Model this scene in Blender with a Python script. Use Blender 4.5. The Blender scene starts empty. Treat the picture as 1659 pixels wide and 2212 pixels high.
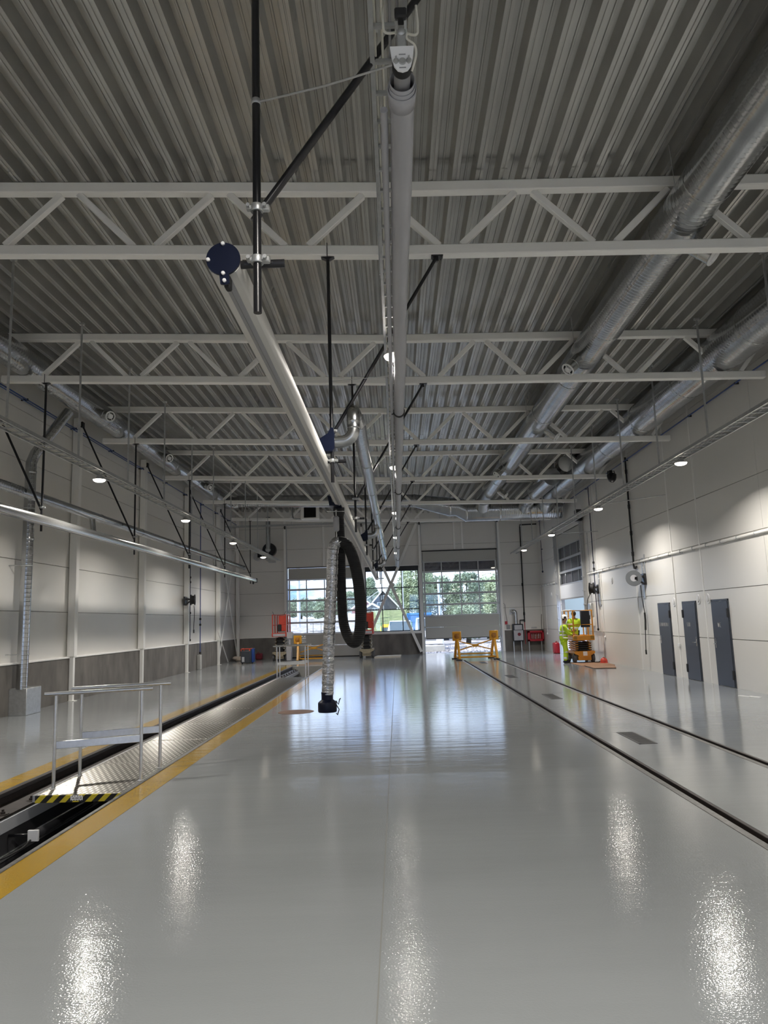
import bpy, math, random
from mathutils import Vector, Matrix
random.seed(7)
SC = bpy.context.scene
COL = SC.collection
PI = math.pi

# ------------------------------------------------------------------ camera
F_PX, PITCH, YAW, ROLL = 1600.0, 0.14607, 0.01313, 0.03263
cam_d = bpy.data.cameras.new('camera')
cam = bpy.data.objects.new('camera', cam_d)
COL.objects.link(cam)
cam_d.sensor_fit = 'VERTICAL'
cam_d.sensor_height = 36.0
cam_d.lens = 36.0 * F_PX / 2212.0
cam_d.clip_end = 600
fwd = Vector((-math.sin(YAW) * math.cos(PITCH), math.cos(YAW) * math.cos(PITCH), math.sin(PITCH)))
rgt = Vector((math.cos(YAW), math.sin(YAW), 0))
upv = rgt.cross(fwd)
r2 = math.cos(ROLL) * rgt - math.sin(ROLL) * upv
u2 = math.sin(ROLL) * rgt + math.cos(ROLL) * upv
cam.matrix_world = Matrix(((r2.x, u2.x, -fwd.x, 0), (r2.y, u2.y, -fwd.y, 0), (r2.z, u2.z, -fwd.z, 1.85), (0, 0, 0, 1)))
SC.camera = cam

# ------------------------------------------------------------------ world, sun, exposure
SC.view_settings.view_transform = 'Standard'
SC.view_settings.look = 'None'
SC.view_settings.gamma = 1.0
SC.view_settings.use_curve_mapping = False
SC.view_settings.exposure = 0.27
SC.cycles.max_bounces = 14
SC.cycles.diffuse_bounces = 8
LAMP_W = 108.0
LAMP_SPREAD = 150.0
SKY_STRENGTH = 4.6
SUN_W = 5.0
w = bpy.data.worlds.new('sky')
SC.world = w
w.use_nodes = True
nt = w.node_tree
nt.nodes.clear()
wo = nt.nodes.new('ShaderNodeOutputWorld')
bg = nt.nodes.new('ShaderNodeBackground')
bg.inputs['Strength'].default_value = SKY_STRENGTH
tc = nt.nodes.new('ShaderNodeTexCoord')
mp = nt.nodes.new('ShaderNodeMapping')
mp.inputs['Scale'].default_value = (1.0, 1.0, 2.6)
nz = nt.nodes.new('ShaderNodeTexNoise')
nz.inputs['Scale'].default_value = 5.0
nz.inputs['Detail'].default_value = 7.0
nz.inputs['Roughness'].default_value = 0.6
cr = nt.nodes.new('ShaderNodeValToRGB')
cr.color_ramp.elements[0].position = 0.40
cr.color_ramp.elements[0].color = (0.105, 0.18, 0.37, 1)
cr.color_ramp.elements[1].position = 0.62
cr.color_ramp.elements[1].color = (0.66, 0.72, 0.82, 1)
nt.links.new(tc.outputs['Generated'], mp.inputs['Vector'])
nt.links.new(mp.outputs['Vector'], nz.inputs['Vector'])
nt.links.new(nz.outputs['Fac'], cr.inputs['Fac'])
nt.links.new(cr.outputs['Color'], bg.inputs['Color'])
nt.links.new(bg.outputs['Background'], wo.inputs['Surface'])
sun_d = bpy.data.lights.new('sun', 'SUN')
sun_d.energy = SUN_W
sun_d.angle = 0.02
sun_d.color = (1.0, 0.96, 0.88)
sun = bpy.data.objects.new('sun', sun_d)
COL.objects.link(sun)
sun.location = (0, 60, 60)
sun.rotation_euler = Vector((0.70, 0.30, -0.65)).to_track_quat('-Z', 'Y').to_euler()

# ------------------------------------------------------------------ materials
def mat(name, col, rough=0.5, metal=0.0, spec=0.5, noise=None, bump=None, coat=0.0, emis=None, stretch=None):
    """noise = (scale, amount): mottles the base colour; bump = (scale, strength, distance)"""
    m = bpy.data.materials.new(name)
    m.use_nodes = True
    t = m.node_tree
    b = t.nodes['Principled BSDF']
    b.inputs['Base Color'].default_value = (*col, 1)
    b.inputs['Roughness'].default_value = rough
    b.inputs['Metallic'].default_value = metal
    b.inputs['Specular IOR Level'].default_value = spec
    if coat:
        b.inputs['Coat Weight'].default_value = coat
        b.inputs['Coat Roughness'].default_value = 0.08
    if emis:
        b.inputs['Emission Color'].default_value = (*emis[0], 1)
        b.inputs['Emission Strength'].default_value = emis[1]
    vec = None
    if noise or bump:
        c = t.nodes.new('ShaderNodeTexCoord')
        mpn = t.nodes.new('ShaderNodeMapping')
        if stretch:
            mpn.inputs['Scale'].default_value = stretch
        t.links.new(c.outputs['Object'], mpn.inputs['Vector'])
        vec = mpn.outputs['Vector']
    if noise:
        n = t.nodes.new('ShaderNodeTexNoise')
        n.inputs['Scale'].default_value = noise[0]
        n.inputs['Detail'].default_value = 6
        t.links.new(vec, n.inputs['Vector'])
        r = t.nodes.new('ShaderNodeValToRGB')
        a = noise[1]
        r.color_ramp.elements[0].position = 0.3
        r.color_ramp.elements[1].position = 0.7
        r.color_ramp.elements[0].color = (*[x * (1 - a) for x in col], 1)
        r.color_ramp.elements[1].color = (*[min(1, x * (1 + a)) for x in col], 1)
        t.links.new(n.outputs['Fac'], r.inputs['Fac'])
        t.links.new(r.outputs['Color'], b.inputs['Base Color'])
    if bump:
        n = t.nodes.new('ShaderNodeTexNoise')
        n.inputs['Scale'].default_value = bump[0]
        n.inputs['Detail'].default_value = 2
        t.links.new(vec, n.inputs['Vector'])
        bp = t.nodes.new('ShaderNodeBump')
        bp.inputs['Strength'].default_value = bump[1]
        bp.inputs['Distance'].default_value = bump[2]
        t.links.new(n.outputs['Fac'], bp.inputs['Height'])
        t.links.new(bp.outputs['Normal'], b.inputs['Normal'])
    return m

def ring_mat(name, col, rough, metal, axis, period, dist, strength=1.0, sharp=True):
    m = mat(name, col, rough, metal, noise=(3.0, 0.12))
    t = m.node_tree
    b = t.nodes['Principled BSDF']
    c = t.nodes.new('ShaderNodeTexCoord')
    wv = t.nodes.new('ShaderNodeTexWave')
    wv.wave_type = 'BANDS'
    wv.bands_direction = axis
    wv.inputs['Scale'].default_value = 2 * PI / 20.0 / period
    t.links.new(c.outputs['Object'], wv.inputs['Vector'])
    src = wv.outputs['Fac']
    if sharp:
        p = t.nodes.new('ShaderNodeMath')
        p.operation = 'POWER'
        p.inputs[1].default_value = 6
        t.links.new(src, p.inputs[0])
        src = p.outputs[0]
    bp = t.nodes.new('ShaderNodeBump')
    bp.inputs['Strength'].default_value = strength
    bp.inputs['Distance'].default_value = dist
    t.links.new(src, bp.inputs['Height'])
    t.links.new(bp.outputs['Normal'], b.inputs['Normal'])
    return m

def glass_mat(name, tint=(0.93, 0.96, 0.97), gloss=0.10):
    m = bpy.data.materials.new(name)
    m.use_nodes = True
    t = m.node_tree
    t.nodes.clear()
    o = t.nodes.new('ShaderNodeOutputMaterial')
    mx = t.nodes.new('ShaderNodeMixShader')
    tr = t.nodes.new('ShaderNodeBsdfTransparent')
    tr.inputs['Color'].default_value = (*tint, 1)
    gl = t.nodes.new('ShaderNodeBsdfGlossy')
    gl.inputs['Roughness'].default_value = 0.02
    mx.inputs['Fac'].default_value = gloss
    t.links.new(tr.outputs[0], mx.inputs[1])
    t.links.new(gl.outputs[0], mx.inputs[2])
    t.links.new(mx.outputs[0], o.inputs['Surface'])
    return m

def floor_mat(name, col, rough, amount):
    m = bpy.data.materials.new(name)
    m.use_nodes = True
    t = m.node_tree
    b = t.nodes['Principled BSDF']
    b.inputs['Specular IOR Level'].default_value = 0.5
    c = t.nodes.new('ShaderNodeTexCoord')
    big = t.nodes.new('ShaderNodeTexNoise')
    big.inputs['Scale'].default_value = 0.45
    big.inputs['Detail'].default_value = 5
    mp1 = t.nodes.new('ShaderNodeMapping')
    mp1.inputs['Scale'].default_value = (0.5, 1.6, 1)
    t.links.new(c.outputs['Object'], mp1.inputs['Vector'])
    t.links.new(mp1.outputs['Vector'], big.inputs['Vector'])
    r = t.nodes.new('ShaderNodeValToRGB')
    r.color_ramp.elements[0].position = 0.3
    r.color_ramp.elements[1].position = 0.7
    r.color_ramp.elements[0].color = (*[x * (1 - amount) for x in col], 1)
    r.color_ramp.elements[1].color = (*[x * (1 + amount) for x in col], 1)
    t.links.new(big.outputs['Fac'], r.inputs['Fac'])
    t.links.new(r.outputs['Color'], b.inputs['Base Color'])
    rr = t.nodes.new('ShaderNodeMapRange')
    rr.inputs['To Min'].default_value = rough * 0.75
    rr.inputs['To Max'].default_value = rough * 1.3
    t.links.new(big.outputs['Fac'], rr.inputs['Value'])
    t.links.new(rr.outputs['Result'], b.inputs['Roughness'])
    fine = t.nodes.new('ShaderNodeTexNoise')          # orange peel of the rolled resin
    fine.inputs['Scale'].default_value = 70
    fine.inputs['Detail'].default_value = 1
    t.links.new(c.outputs['Object'], fine.inputs['Vector'])
    mp2 = t.nodes.new('ShaderNodeMapping')
    mp2.inputs['Scale'].default_value = (0.9, 5.0, 1)
    wav = t.nodes.new('ShaderNodeTexNoise')           # long roller waves across the hall
    wav.inputs['Scale'].default_value = 1.2
    wav.inputs['Detail'].default_value = 3
    t.links.new(c.outputs['Object'], mp2.inputs['Vector'])
    t.links.new(mp2.outputs['Vector'], wav.inputs['Vector'])
    b1 = t.nodes.new('ShaderNodeBump')
    b1.inputs['Strength'].default_value = 1.0
    b1.inputs['Distance'].default_value = 0.0018
    t.links.new(fine.outputs['Fac'], b1.inputs['Height'])
    b2 = t.nodes.new('ShaderNodeBump')
    b2.inputs['Strength'].default_value = 0.22
    b2.inputs['Distance'].default_value = 0.010
    t.links.new(wav.outputs['Fac'], b2.inputs['Height'])
    sx = t.nodes.new('ShaderNodeSeparateXYZ')          # a day joint: the far bay was rolled smoother
    t.links.new(c.outputs['Object'], sx.inputs[0])
    st = t.nodes.new('ShaderNodeMapRange')
    st.inputs['From Min'].default_value = 9.35
    st.inputs['From Max'].default_value = 9.45
    st.inputs['To Min'].default_value = 0.5
    st.inputs['To Max'].default_value = 0.22
    t.links.new(sx.outputs['Y'], st.inputs['Value'])
    t.links.new(st.outputs['Result'], b1.inputs['Strength'])
    t.links.new(b1.outputs['Normal'], b2.inputs['Normal'])
    t.links.new(b2.outputs['Normal'], b.inputs['Normal'])
    return m

def hazard_mat(name, a, b_, period, axis=(1, 0, 1)):
    m = mat(name, a, 0.45)
    t = m.node_tree
    b = t.nodes['Principled BSDF']
    c = t.nodes.new('ShaderNodeTexCoord')
    d = t.nodes.new('ShaderNodeVectorMath')
    d.operation = 'DOT_PRODUCT'
    d.inputs[1].default_value = axis
    t.links.new(c.outputs['Object'], d.inputs[0])
    dv = t.nodes.new('ShaderNodeMath')
    dv.operation = 'DIVIDE'
    dv.inputs[1].default_value = period
    t.links.new(d.outputs['Value'], dv.inputs[0])
    fr = t.nodes.new('ShaderNodeMath')
    fr.operation = 'FRACT'
    t.links.new(dv.outputs[0], fr.inputs[0])
    gt = t.nodes.new('ShaderNodeMath')
    gt.operation = 'GREATER_THAN'
    gt.inputs[1].default_value = 0.5
    t.links.new(fr.outputs[0], gt.inputs[0])
    mx = t.nodes.new('ShaderNodeMix')
    mx.data_type = 'RGBA'
    mx.inputs[6].default_value = (*a, 1)
    mx.inputs[7].default_value = (*b_, 1)
    t.links.new(gt.outputs[0], mx.inputs[0])
    t.links.new(mx.outputs[2], b.inputs['Base Color'])
    return m

M = {}
M['floor'] = floor_mat('grey_resin_floor', (0.302, 0.32, 0.328), 0.08, 0.06)
M['yellow_floor'] = floor_mat('yellow_resin_floor', (0.44, 0.265, 0.010), 0.10, 0.06)
M['wall'] = mat('white_sandwich_panel', (0.76, 0.745, 0.71), 0.33, spec=0.45, noise=(0.6, 0.02))
M['joint'] = mat('panel_joint', (0.28, 0.27, 0.25), 0.6)
M['concrete'] = mat('raw_concrete', (0.15, 0.14, 0.127), 0.75, noise=(2.2, 0.32), bump=(30, 0.3, 0.003), stretch=(1, 1, 0.45))
M['concrete_light'] = mat('pale_concrete', (0.42, 0.42, 0.40), 0.7, noise=(2.0, 0.15))
M['steel_white'] = mat('white_painted_steel', (0.90, 0.89, 0.86), 0.42)
M['deck'] = mat('galvanised_roof_deck', (0.50, 0.495, 0.47), 0.26, metal=0.6, noise=(1.2, 0.10))
M['galv'] = mat('galvanised_steel', (0.52, 0.53, 0.53), 0.38, metal=0.75, noise=(14, 0.1))
M['spiral_y'] = ring_mat('spiral_duct_along_hall', (0.46, 0.47, 0.48), 0.17, 1.0, 'Y', 0.09, 0.005, 0.32)
M['spiral_x'] = ring_mat('spiral_duct_across_hall', (0.46, 0.47, 0.48), 0.17, 1.0, 'X', 0.10, 0.005, 0.4)
M['spiral_z'] = ring_mat('spiral_duct_upright', (0.46, 0.47, 0.48), 0.17, 1.0, 'Z', 0.10, 0.002, 0.5)
M['duct_plain'] = mat('plain_duct_metal', (0.50, 0.51, 0.51), 0.24, metal=1.0, noise=(8, 0.08))
M['chrome'] = mat('bright_aluminium', (0.72, 0.72, 0.71), 0.16, metal=0.9)
M['alu'] = mat('aluminium_handrail', (0.70, 0.71, 0.73), 0.30, metal=0.85, noise=(20, 0.06))
M['rail_beige'] = mat('anodised_rail_profile', (0.62, 0.61, 0.58), 0.5, metal=0.15)
M['black'] = mat('black_powder_coat', (0.012, 0.012, 0.014), 0.28)
M['black_matt'] = mat('black_rubber', (0.015, 0.015, 0.016), 0.65)
M['navy'] = mat('dark_blue_paint', (0.0015, 0.0045, 0.020), 0.4, spec=0.3)
M['blue_pipe'] = mat('blue_pipe', (0.02, 0.06, 0.24), 0.35)
M['white'] = mat('white_plastic', (0.80, 0.80, 0.80), 0.35)
M['grey'] = mat('grey_plastic', (0.30, 0.30, 0.31), 0.5)
M['tarp'] = mat('grey_tarpaulin', (0.42, 0.42, 0.445), 0.42, noise=(6, 0.05), bump=(18, 0.35, 0.004), stretch=(1, 0.3, 1))
M['white_bright'] = mat('bright_white_paint', (0.93, 0.93, 0.94), 0.4)
M['tarp_edge'] = mat('cream_tarpaulin_edge', (0.72, 0.70, 0.64), 0.5)
M['rail_steel'] = mat('dark_rail_steel', (0.030, 0.022, 0.019), 0.5, metal=0.2, noise=(9, 0.3))
M['rail_head'] = mat('worn_rail_head', (0.17, 0.165, 0.16), 0.38, metal=0.6, noise=(16, 0.3))
M['groove'] = mat('black_groove', (0.012, 0.012, 0.012), 0.8)
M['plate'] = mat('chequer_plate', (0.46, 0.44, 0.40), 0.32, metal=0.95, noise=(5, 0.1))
def tread_glint_nodes(m, period):
    """tread highlights painted into the colour over a duller sheet, set out like the raised pattern"""
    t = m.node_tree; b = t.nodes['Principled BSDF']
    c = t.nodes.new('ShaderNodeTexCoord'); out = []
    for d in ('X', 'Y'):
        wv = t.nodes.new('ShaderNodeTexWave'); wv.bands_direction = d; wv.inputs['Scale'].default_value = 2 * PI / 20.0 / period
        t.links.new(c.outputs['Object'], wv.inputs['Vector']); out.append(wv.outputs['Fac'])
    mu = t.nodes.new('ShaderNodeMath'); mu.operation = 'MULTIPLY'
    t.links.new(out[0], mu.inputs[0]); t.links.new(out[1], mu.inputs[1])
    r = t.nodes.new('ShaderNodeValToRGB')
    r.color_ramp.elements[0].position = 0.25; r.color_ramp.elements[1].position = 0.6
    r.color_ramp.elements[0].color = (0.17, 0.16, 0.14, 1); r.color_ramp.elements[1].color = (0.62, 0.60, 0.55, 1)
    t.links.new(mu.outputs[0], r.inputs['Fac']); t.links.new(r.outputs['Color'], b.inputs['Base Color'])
tread_glint_nodes(M['plate'], 0.052)  # glints of the raised treads are put into the base colour
M['door_dark'] = mat('anthracite_door', (0.042, 0.048, 0.060), 0.36)
M['door_grey'] = mat('grey_door_panel', (0.47, 0.47, 0.44), 0.42)
M['door_white'] = mat('white_door_panel', (0.66, 0.68, 0.72), 0.42)
M['door_frame'] = mat('aluminium_door_frame', (0.50, 0.51, 0.52), 0.35, metal=0.6)
M['glass'] = glass_mat('window_glass')
M['win_frame'] = mat('dark_window_frame', (0.02, 0.022, 0.024), 0.4)
M['yellow'] = mat('amber_machine_paint', (0.64, 0.30, 0.015), 0.42, noise=(7, 0.1))
M['amber_shadow'] = mat('shadow_amber_hub', (0.36, 0.14, 0.01), 0.5, noise=(12, 0.3))  # darker amber stands in for the shadows that mark out the hub
M['reel_grey'] = mat('slate_reel', (0.12, 0.13, 0.14), 0.5)
M['dark_pipe'] = mat('dark_navy_pipe', (0.008, 0.014, 0.05), 0.35)
M['orange'] = mat('orange_lift_paint', (0.62, 0.26, 0.02), 0.42, noise=(7, 0.08))
M['red'] = mat('red_lift_paint', (0.55, 0.055, 0.03), 0.42, noise=(7, 0.1))
M['red_box'] = mat('red_box_paint', (0.42, 0.015, 0.03), 0.4)
M['maroon'] = mat('maroon_paint', (0.17, 0.012, 0.022), 0.45)
M['tan_machine'] = mat('dusty_tan_chassis', (0.34, 0.29, 0.20), 0.6, noise=(8, 0.2))
M['tyre'] = mat('grey_tyre', (0.09, 0.09, 0.095), 0.8)
M['hivis'] = mat('yellow_hi_vis_cloth', (0.50, 0.72, 0.03), 0.7, noise=(14, 0.12))
M['reflex'] = mat('silver_reflective_tape', (0.74, 0.78, 0.80), 0.35)
M['skin'] = mat('skin', (0.42, 0.22, 0.15), 0.55)
M['hair'] = mat('dark_hair', (0.02, 0.014, 0.01), 0.6)
M['cloth_dark'] = mat('dark_cloth', (0.02, 0.022, 0.03), 0.8)
M['board'] = mat('brown_hardboard', (0.30, 0.17, 0.10), 0.6, noise=(5, 0.12))
M['board_pale'] = mat('pale_plywood', (0.52, 0.47, 0.38), 0.6, noise=(4, 0.1))
M['manhole'] = mat('rusty_cover', (0.22, 0.13, 0.09), 0.5, metal=0.2, noise=(8, 0.2))
M['grate'] = mat('dark_grating', (0.03, 0.03, 0.032), 0.5)
M['cable'] = mat('white_cable', (0.72, 0.70, 0.62), 0.5)
M['foil'] = mat('silver_foil_hose', (0.46, 0.465, 0.48), 0.27, metal=0.85, bump=(17, 0.9, 0.018), stretch=(1.0, 1.0, 1.6))
M['rubber_hose'] = ring_mat('black_corrugated_hose', (0.006, 0.006, 0.007), 0.7, 0.0, 'Z', 0.035, 0.006, 0.8, sharp=False)
M['lens'] = mat('lamp_lens', (1, 0.95, 0.88), 0.4, emis=((1.0, 0.90, 0.76), 9.0))
M['lamp_body'] = mat('lamp_housing', (0.45, 0.45, 0.45), 0.4)
M['hazard'] = hazard_mat('black_yellow_stripes', (0.62, 0.50, 0.03), (0.012, 0.012, 0.012), 0.148, (1, 0, -1.0))
M['hazard_small'] = hazard_mat('small_black_yellow_stripes', (0.62, 0.34, 0.02), (0.012, 0.012, 0.012), 0.055, (1, 0, -1.2))
M['gravel'] = mat('pale_gravel', (0.34, 0.32, 0.32), 0.9, noise=(3.0, 0.55), bump=(9, 0.6, 0.05))
M['grass'] = mat('rough_grass', (0.17, 0.20, 0.08), 0.9, noise=(2.5, 0.35), bump=(5, 0.8, 0.1))
M['leaf'] = mat('leaf_green', (0.24, 0.30, 0.20), 0.65, noise=(1.2, 0.45))
M['leaf_pale'] = mat('pale_leaf_green', (0.36, 0.42, 0.26), 0.65, noise=(1.2, 0.4))
M['bark'] = mat('bark', (0.10, 0.08, 0.06), 0.9)
M['house_dark'] = mat('dark_cladding', (0.07, 0.075, 0.09), 0.8)
M['house_red'] = mat('red_cladding', (0.30, 0.04, 0.035), 0.8)
M['roof_tile'] = mat('roof_tile', (0.09, 0.085, 0.085), 0.8, noise=(3, 0.2))
M['container'] = mat('blue_container_paint', (0.03, 0.22, 0.55), 0.45)
M['car_white'] = mat('white_car_paint', (0.74, 0.76, 0.80), 0.25, coat=0.5)
M['car_glass'] = mat('dark_car_glass', (0.10, 0.14, 0.17), 0.08)
M['digger'] = mat('digger_yellow', (0.75, 0.46, 0.03), 0.45)
M['mast'] = mat('galvanised_mast', (0.62, 0.64, 0.66), 0.5)
M['green_post'] = mat('green_fence_post', (0.04, 0.20, 0.10), 0.5)
M['beige_cloth'] = mat('beige_cloth', (0.42, 0.36, 0.30), 0.9)
M['welder'] = mat('dark_welder_case', (0.035, 0.04, 0.05), 0.5)
M['print_white'] = mat('white_lettering', (0.62, 0.62, 0.62), 0.5)
M['tank'] = mat('dull_grey_tank', (0.50, 0.51, 0.51), 0.5)
M['opposite'] = mat('pale_blue_facade', (0.17, 0.22, 0.25), 0.7)

# ------------------------------------------------------------------ mesh builder
class MB:
    def __init__(s):
        s.v = []; s.f = []
    def add(s, vs, fs):
        n = len(s.v)
        s.v += [tuple(v) for v in vs]
        s.f += [tuple(i + n for i in f) for f in fs]
        return s
    def box(s, x0, x1, y0, y1, z0, z1, c=0.0):
        if x0 > x1: x0, x1 = x1, x0
        if y0 > y1: y0, y1 = y1, y0
        if z0 > z1: z0, z1 = z1, z0
        return s.obox(((x0 + x1) / 2, (y0 + y1) / 2, (z0 + z1) / 2), (1, 0, 0), (0, 1, 0), (0, 0, 1), (x1 - x0) / 2, (y1 - y0) / 2, (z1 - z0) / 2, c)
    def obox(s, ctr, ax, ay, az, hx, hy, hz, c=0.0):
        ctr = Vector(ctr); ax = Vector(ax).normalized(); ay = Vector(ay).normalized(); az = Vector(az).normalized()
        if c <= 0:
            vs = [ctr + ax * (i * hx) + ay * (j * hy) + az * (k * hz) for k in (-1, 1) for j in (-1, 1) for i in (-1, 1)]
            return s.add(vs, [(0, 2, 3, 1), (4, 5, 7, 6), (0, 1, 5, 4), (2, 6, 7, 3), (0, 4, 6, 2), (1, 3, 7, 5)])
        c = min(c, hx * .9, hy * .9, hz * .9)
        vs = []; idx = {}
        for i in (-1, 1):
            for j in (-1, 1):
                for k in (-1, 1):
                    for a in range(3):
                        d = [i * hx, j * hy, k * hz]
                        for b in range(3):
                            if b != a: d[b] -= (i, j, k)[b] * c
                        idx[(i, j, k, a)] = len(vs)
                        vs.append(ctr + ax * d[0] + ay * d[1] + az * d[2])
        fs = []
        for a in range(3):
            b, e = (a + 1) % 3, (a + 2) % 3
            for sgn in (-1, 1):
                q = []
                for p, r in ((-1, -1), (1, -1), (1, 1), (-1, 1)):
                    t = [0, 0, 0]; t[a] = sgn; t[b] = p; t[e] = r
                    q.append(idx[(*t, a)])
                fs.append(tuple(q if sgn > 0 else q[::-1]))
        for a in range(3):
            b, e = (a + 1) % 3, (a + 2) % 3
            for p in (-1, 1):
                for r in (-1, 1):
                    t0 = [0, 0, 0]; t1 = [0, 0, 0]
                    t0[a] = -1; t1[a] = 1
                    for t in (t0, t1): t[b] = p; t[e] = r
                    q = [idx[(*t0, b)], idx[(*t1, b)], idx[(*t1, e)], idx[(*t0, e)]]
                    fs.append(tuple(q if p * r < 0 else q[::-1]))
        for i in (-1, 1):
            for j in (-1, 1):
                for k in (-1, 1):
                    q = [idx[(i, j, k, a)] for a in range(3)]
                    fs.append(tuple(q if i * j * k > 0 else q[::-1]))
        return s.add(vs, fs)
    def bar(s, p, q, wd, ht, up=(0, 0, 1), c=0.0):
        p = Vector(p); q = Vector(q); d = (q - p); L = d.length; d.normalize()
        u = Vector(up); sd = d.cross(u)
        if sd.length < 1e-4: sd = d.cross(Vector((0, 1, 0)))
        sd.normalize(); u = sd.cross(d)
        return s.obox((p + q) / 2, d, sd, u, L / 2, wd / 2, ht / 2, c)
    def tube(s, pts, r, n=12, caps=True, closed=False):
        pts = [Vector(p) for p in pts]
        m = len(pts)
        rs = r if isinstance(r, (list, tuple)) else [r] * m
        tang = []
        for i in range(m):
            a = pts[i - 1] if (i > 0 or closed) else pts[i]
            b = pts[(i + 1) % m] if (i < m - 1 or closed) else pts[i]
            t = (b - a)
            if t.length < 1e-9: t = Vector((0, 0, 1))
            tang.append(t.normalized())
        t0 = tang[0]
        u = t0.cross(Vector((0, 0, 1)))
        if u.length < 1e-3: u = t0.cross(Vector((1, 0, 0)))
        u.normalize()
        vs = []; fs = []
        for i in range(m):
            t = tang[i]
            u = (u - t * u.dot(t))
            if u.length < 1e-6: u = t.orthogonal()
            u.normalize()
            v = t.cross(u)
            sc = 1.0
            if 0 < i < m - 1:
                a = (pts[i] - pts[i - 1]).normalized(); cs = max(0.5, math.sqrt(max(0, (1 + a.dot((pts[i + 1] - pts[i]).normalized())) / 2)))
                sc = 1.0
            for k in range(n):
                a = 2 * PI * k / n
                vs.append(pts[i] + (u * math.cos(a) + v * math.sin(a)) * rs[i] * sc)
        for i in range(m - 1 if not closed else m):
            j = (i + 1) % m
            for k in range(n):
                l = (k + 1) % n
                fs.append((i * n + k, i * n + l, j * n + l, j * n + k))
        if caps and not closed:
            fs.append(tuple(range(n))[::-1])
            fs.append(tuple((m - 1) * n + k for k in range(n)))
        return s.add(vs, fs)
    def lathe(s, org, d, prof, n=20, caps=True):
        """prof = [(radius, distance along d)]"""
        org = Vector(org); d = Vector(d).normalized()
        u = d.orthogonal().normalized(); v = d.cross(u)
        vs = []; fs = []
        for r, h in prof:
            for k in range(n):
                a = 2 * PI * k / n
                vs.append(org + d * h + (u * math.cos(a) + v * math.sin(a)) * max(r, 1e-4))
        for i in range(len(prof) - 1):
            for k in range(n):
                l = (k + 1) % n
                fs.append((i * n + k, i * n + l, (i + 1) * n + l, (i + 1) * n + k))
        if caps:
            fs.append(tuple(range(n))[::-1]); fs.append(tuple((len(prof) - 1) * n + k for k in range(n)))
        return s.add(vs, fs)
    def prism(s, poly, axis, a, b):
        """poly: 2D points; axis 'x': (y,z) 'y': (x,z) 'z': (x,y)"""
        n = len(poly)
        def P(p, t):
            return {'x': (t, p[0], p[1]), 'y': (p[0], t, p[1]), 'z': (p[0], p[1], t)}[axis]
        vs = [P(p, a) for p in poly] + [P(p, b) for p in poly]
        fs = [tuple(range(n))[::-1], tuple(range(n, 2 * n))]
        for i in range(n):
            j = (i + 1) % n
            fs.append((i, j, n + j, n + i))
        return s.add(vs, fs)
    def ball(s, c, r, n=14, sx=1, sy=1, sz=1):
        prof = []
        m = max(6, n // 2)
        vs = []; fs = []
        for i in range(m + 1):
            th = PI * i / m
            for k in range(n):
                a = 2 * PI * k / n
                vs.append((c[0] + r * sx * math.sin(th) * math.cos(a), c[1] + r * sy * math.sin(th) * math.sin(a), c[2] + r * sz * math.cos(th)))
        for i in range(m):
            for k in range(n):
                l = (k + 1) % n
                fs.append((i * n + k, (i + 1) * n + k, (i + 1) * n + l, i * n + l))
        return s.add(vs, fs)
    def build(s, name, m, parent=None, smooth=True):
        me = bpy.data.meshes.new(name)
        off = parent_loc(parent)
        me.from_pydata([(a - off[0], b - off[1], c - off[2]) for a, b, c in s.v], [], s.f)
        me.validate(clean_customdata=False)
        me.materials.append(m)
        if smooth:
            me.polygons.foreach_set('use_smooth', [True] * len(me.polygons))
            me.set_sharp_from_angle(angle=math.radians(38))
        import bmesh
        bm = bmesh.new(); bm.from_mesh(me)
        bmesh.ops.recalc_face_normals(bm, faces=bm.faces)
        bm.to_mesh(me); bm.free()
        o = bpy.data.objects.new(name, me)
        COL.objects.link(o)
        if parent is not None:
            o.parent = parent
        return o

def parent_loc(p):
    l = Vector((0, 0, 0))
    while p is not None:
        l += p.location; p = p.parent
    return l

def tag(o, label=None, cat=None, group=None, kind=None):
    if label: o['label'] = label
    if cat: o['category'] = cat
    if group: o['group'] = group
    if kind: o['kind'] = kind
    return o

def thing(name, label, cat, loc=(0, 0, 0), group=None):
    o = bpy.data.objects.new(name, None)
    o.empty_display_size = 0.2
    COL.objects.link(o)
    o.location = loc
    return tag(o, label, cat, group)

def one(name, mb, m, label, cat, group=None, kind=None):
    return tag(mb.build(name, m), label, cat, group, kind)

def struct(name, mb, m, parent=None, smooth=True):
    o = mb.build(name, m, parent, smooth)
    if parent is None: o['kind'] = 'structure'
    return o

def sroot(name, loc=(0, 0, 0)):
    o = bpy.data.objects.new(name, None)
    COL.objects.link(o); o.location = loc
    o['kind'] = 'structure'
    return o

def dup(root, loc, label=None, group=None):
    def cp(o, par):
        c = o.copy(); COL.objects.link(c)
        if par is not None: c.parent = par
        for ch in o.children: cp(ch, c)
        return c
    r = cp(root, None)
    r.location = loc
    if label: r['label'] = label
    if group: r['group'] = group
    return r

ORD = ['first', 'second', 'third', 'fourth', 'fifth', 'sixth', 'seventh', 'eighth', 'ninth', 'tenth']

# ------------------------------------------------------------------ hall dimensions
XL, XR, YB, YF = -8.95, 8.0, 41.4, -8.0
def slope(x): return (-0.043 if x < 0 else -0.02) * x
def z_top(x): return 7.83 + slope(x)          # top of the trusses = underside of the deck
def z_bot(x): return 6.90 + slope(x)          # top of the bottom chords
TRUSS_Y = [9.5, 15.0, 20.45, 25.95, 31.4, 36.95]

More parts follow.
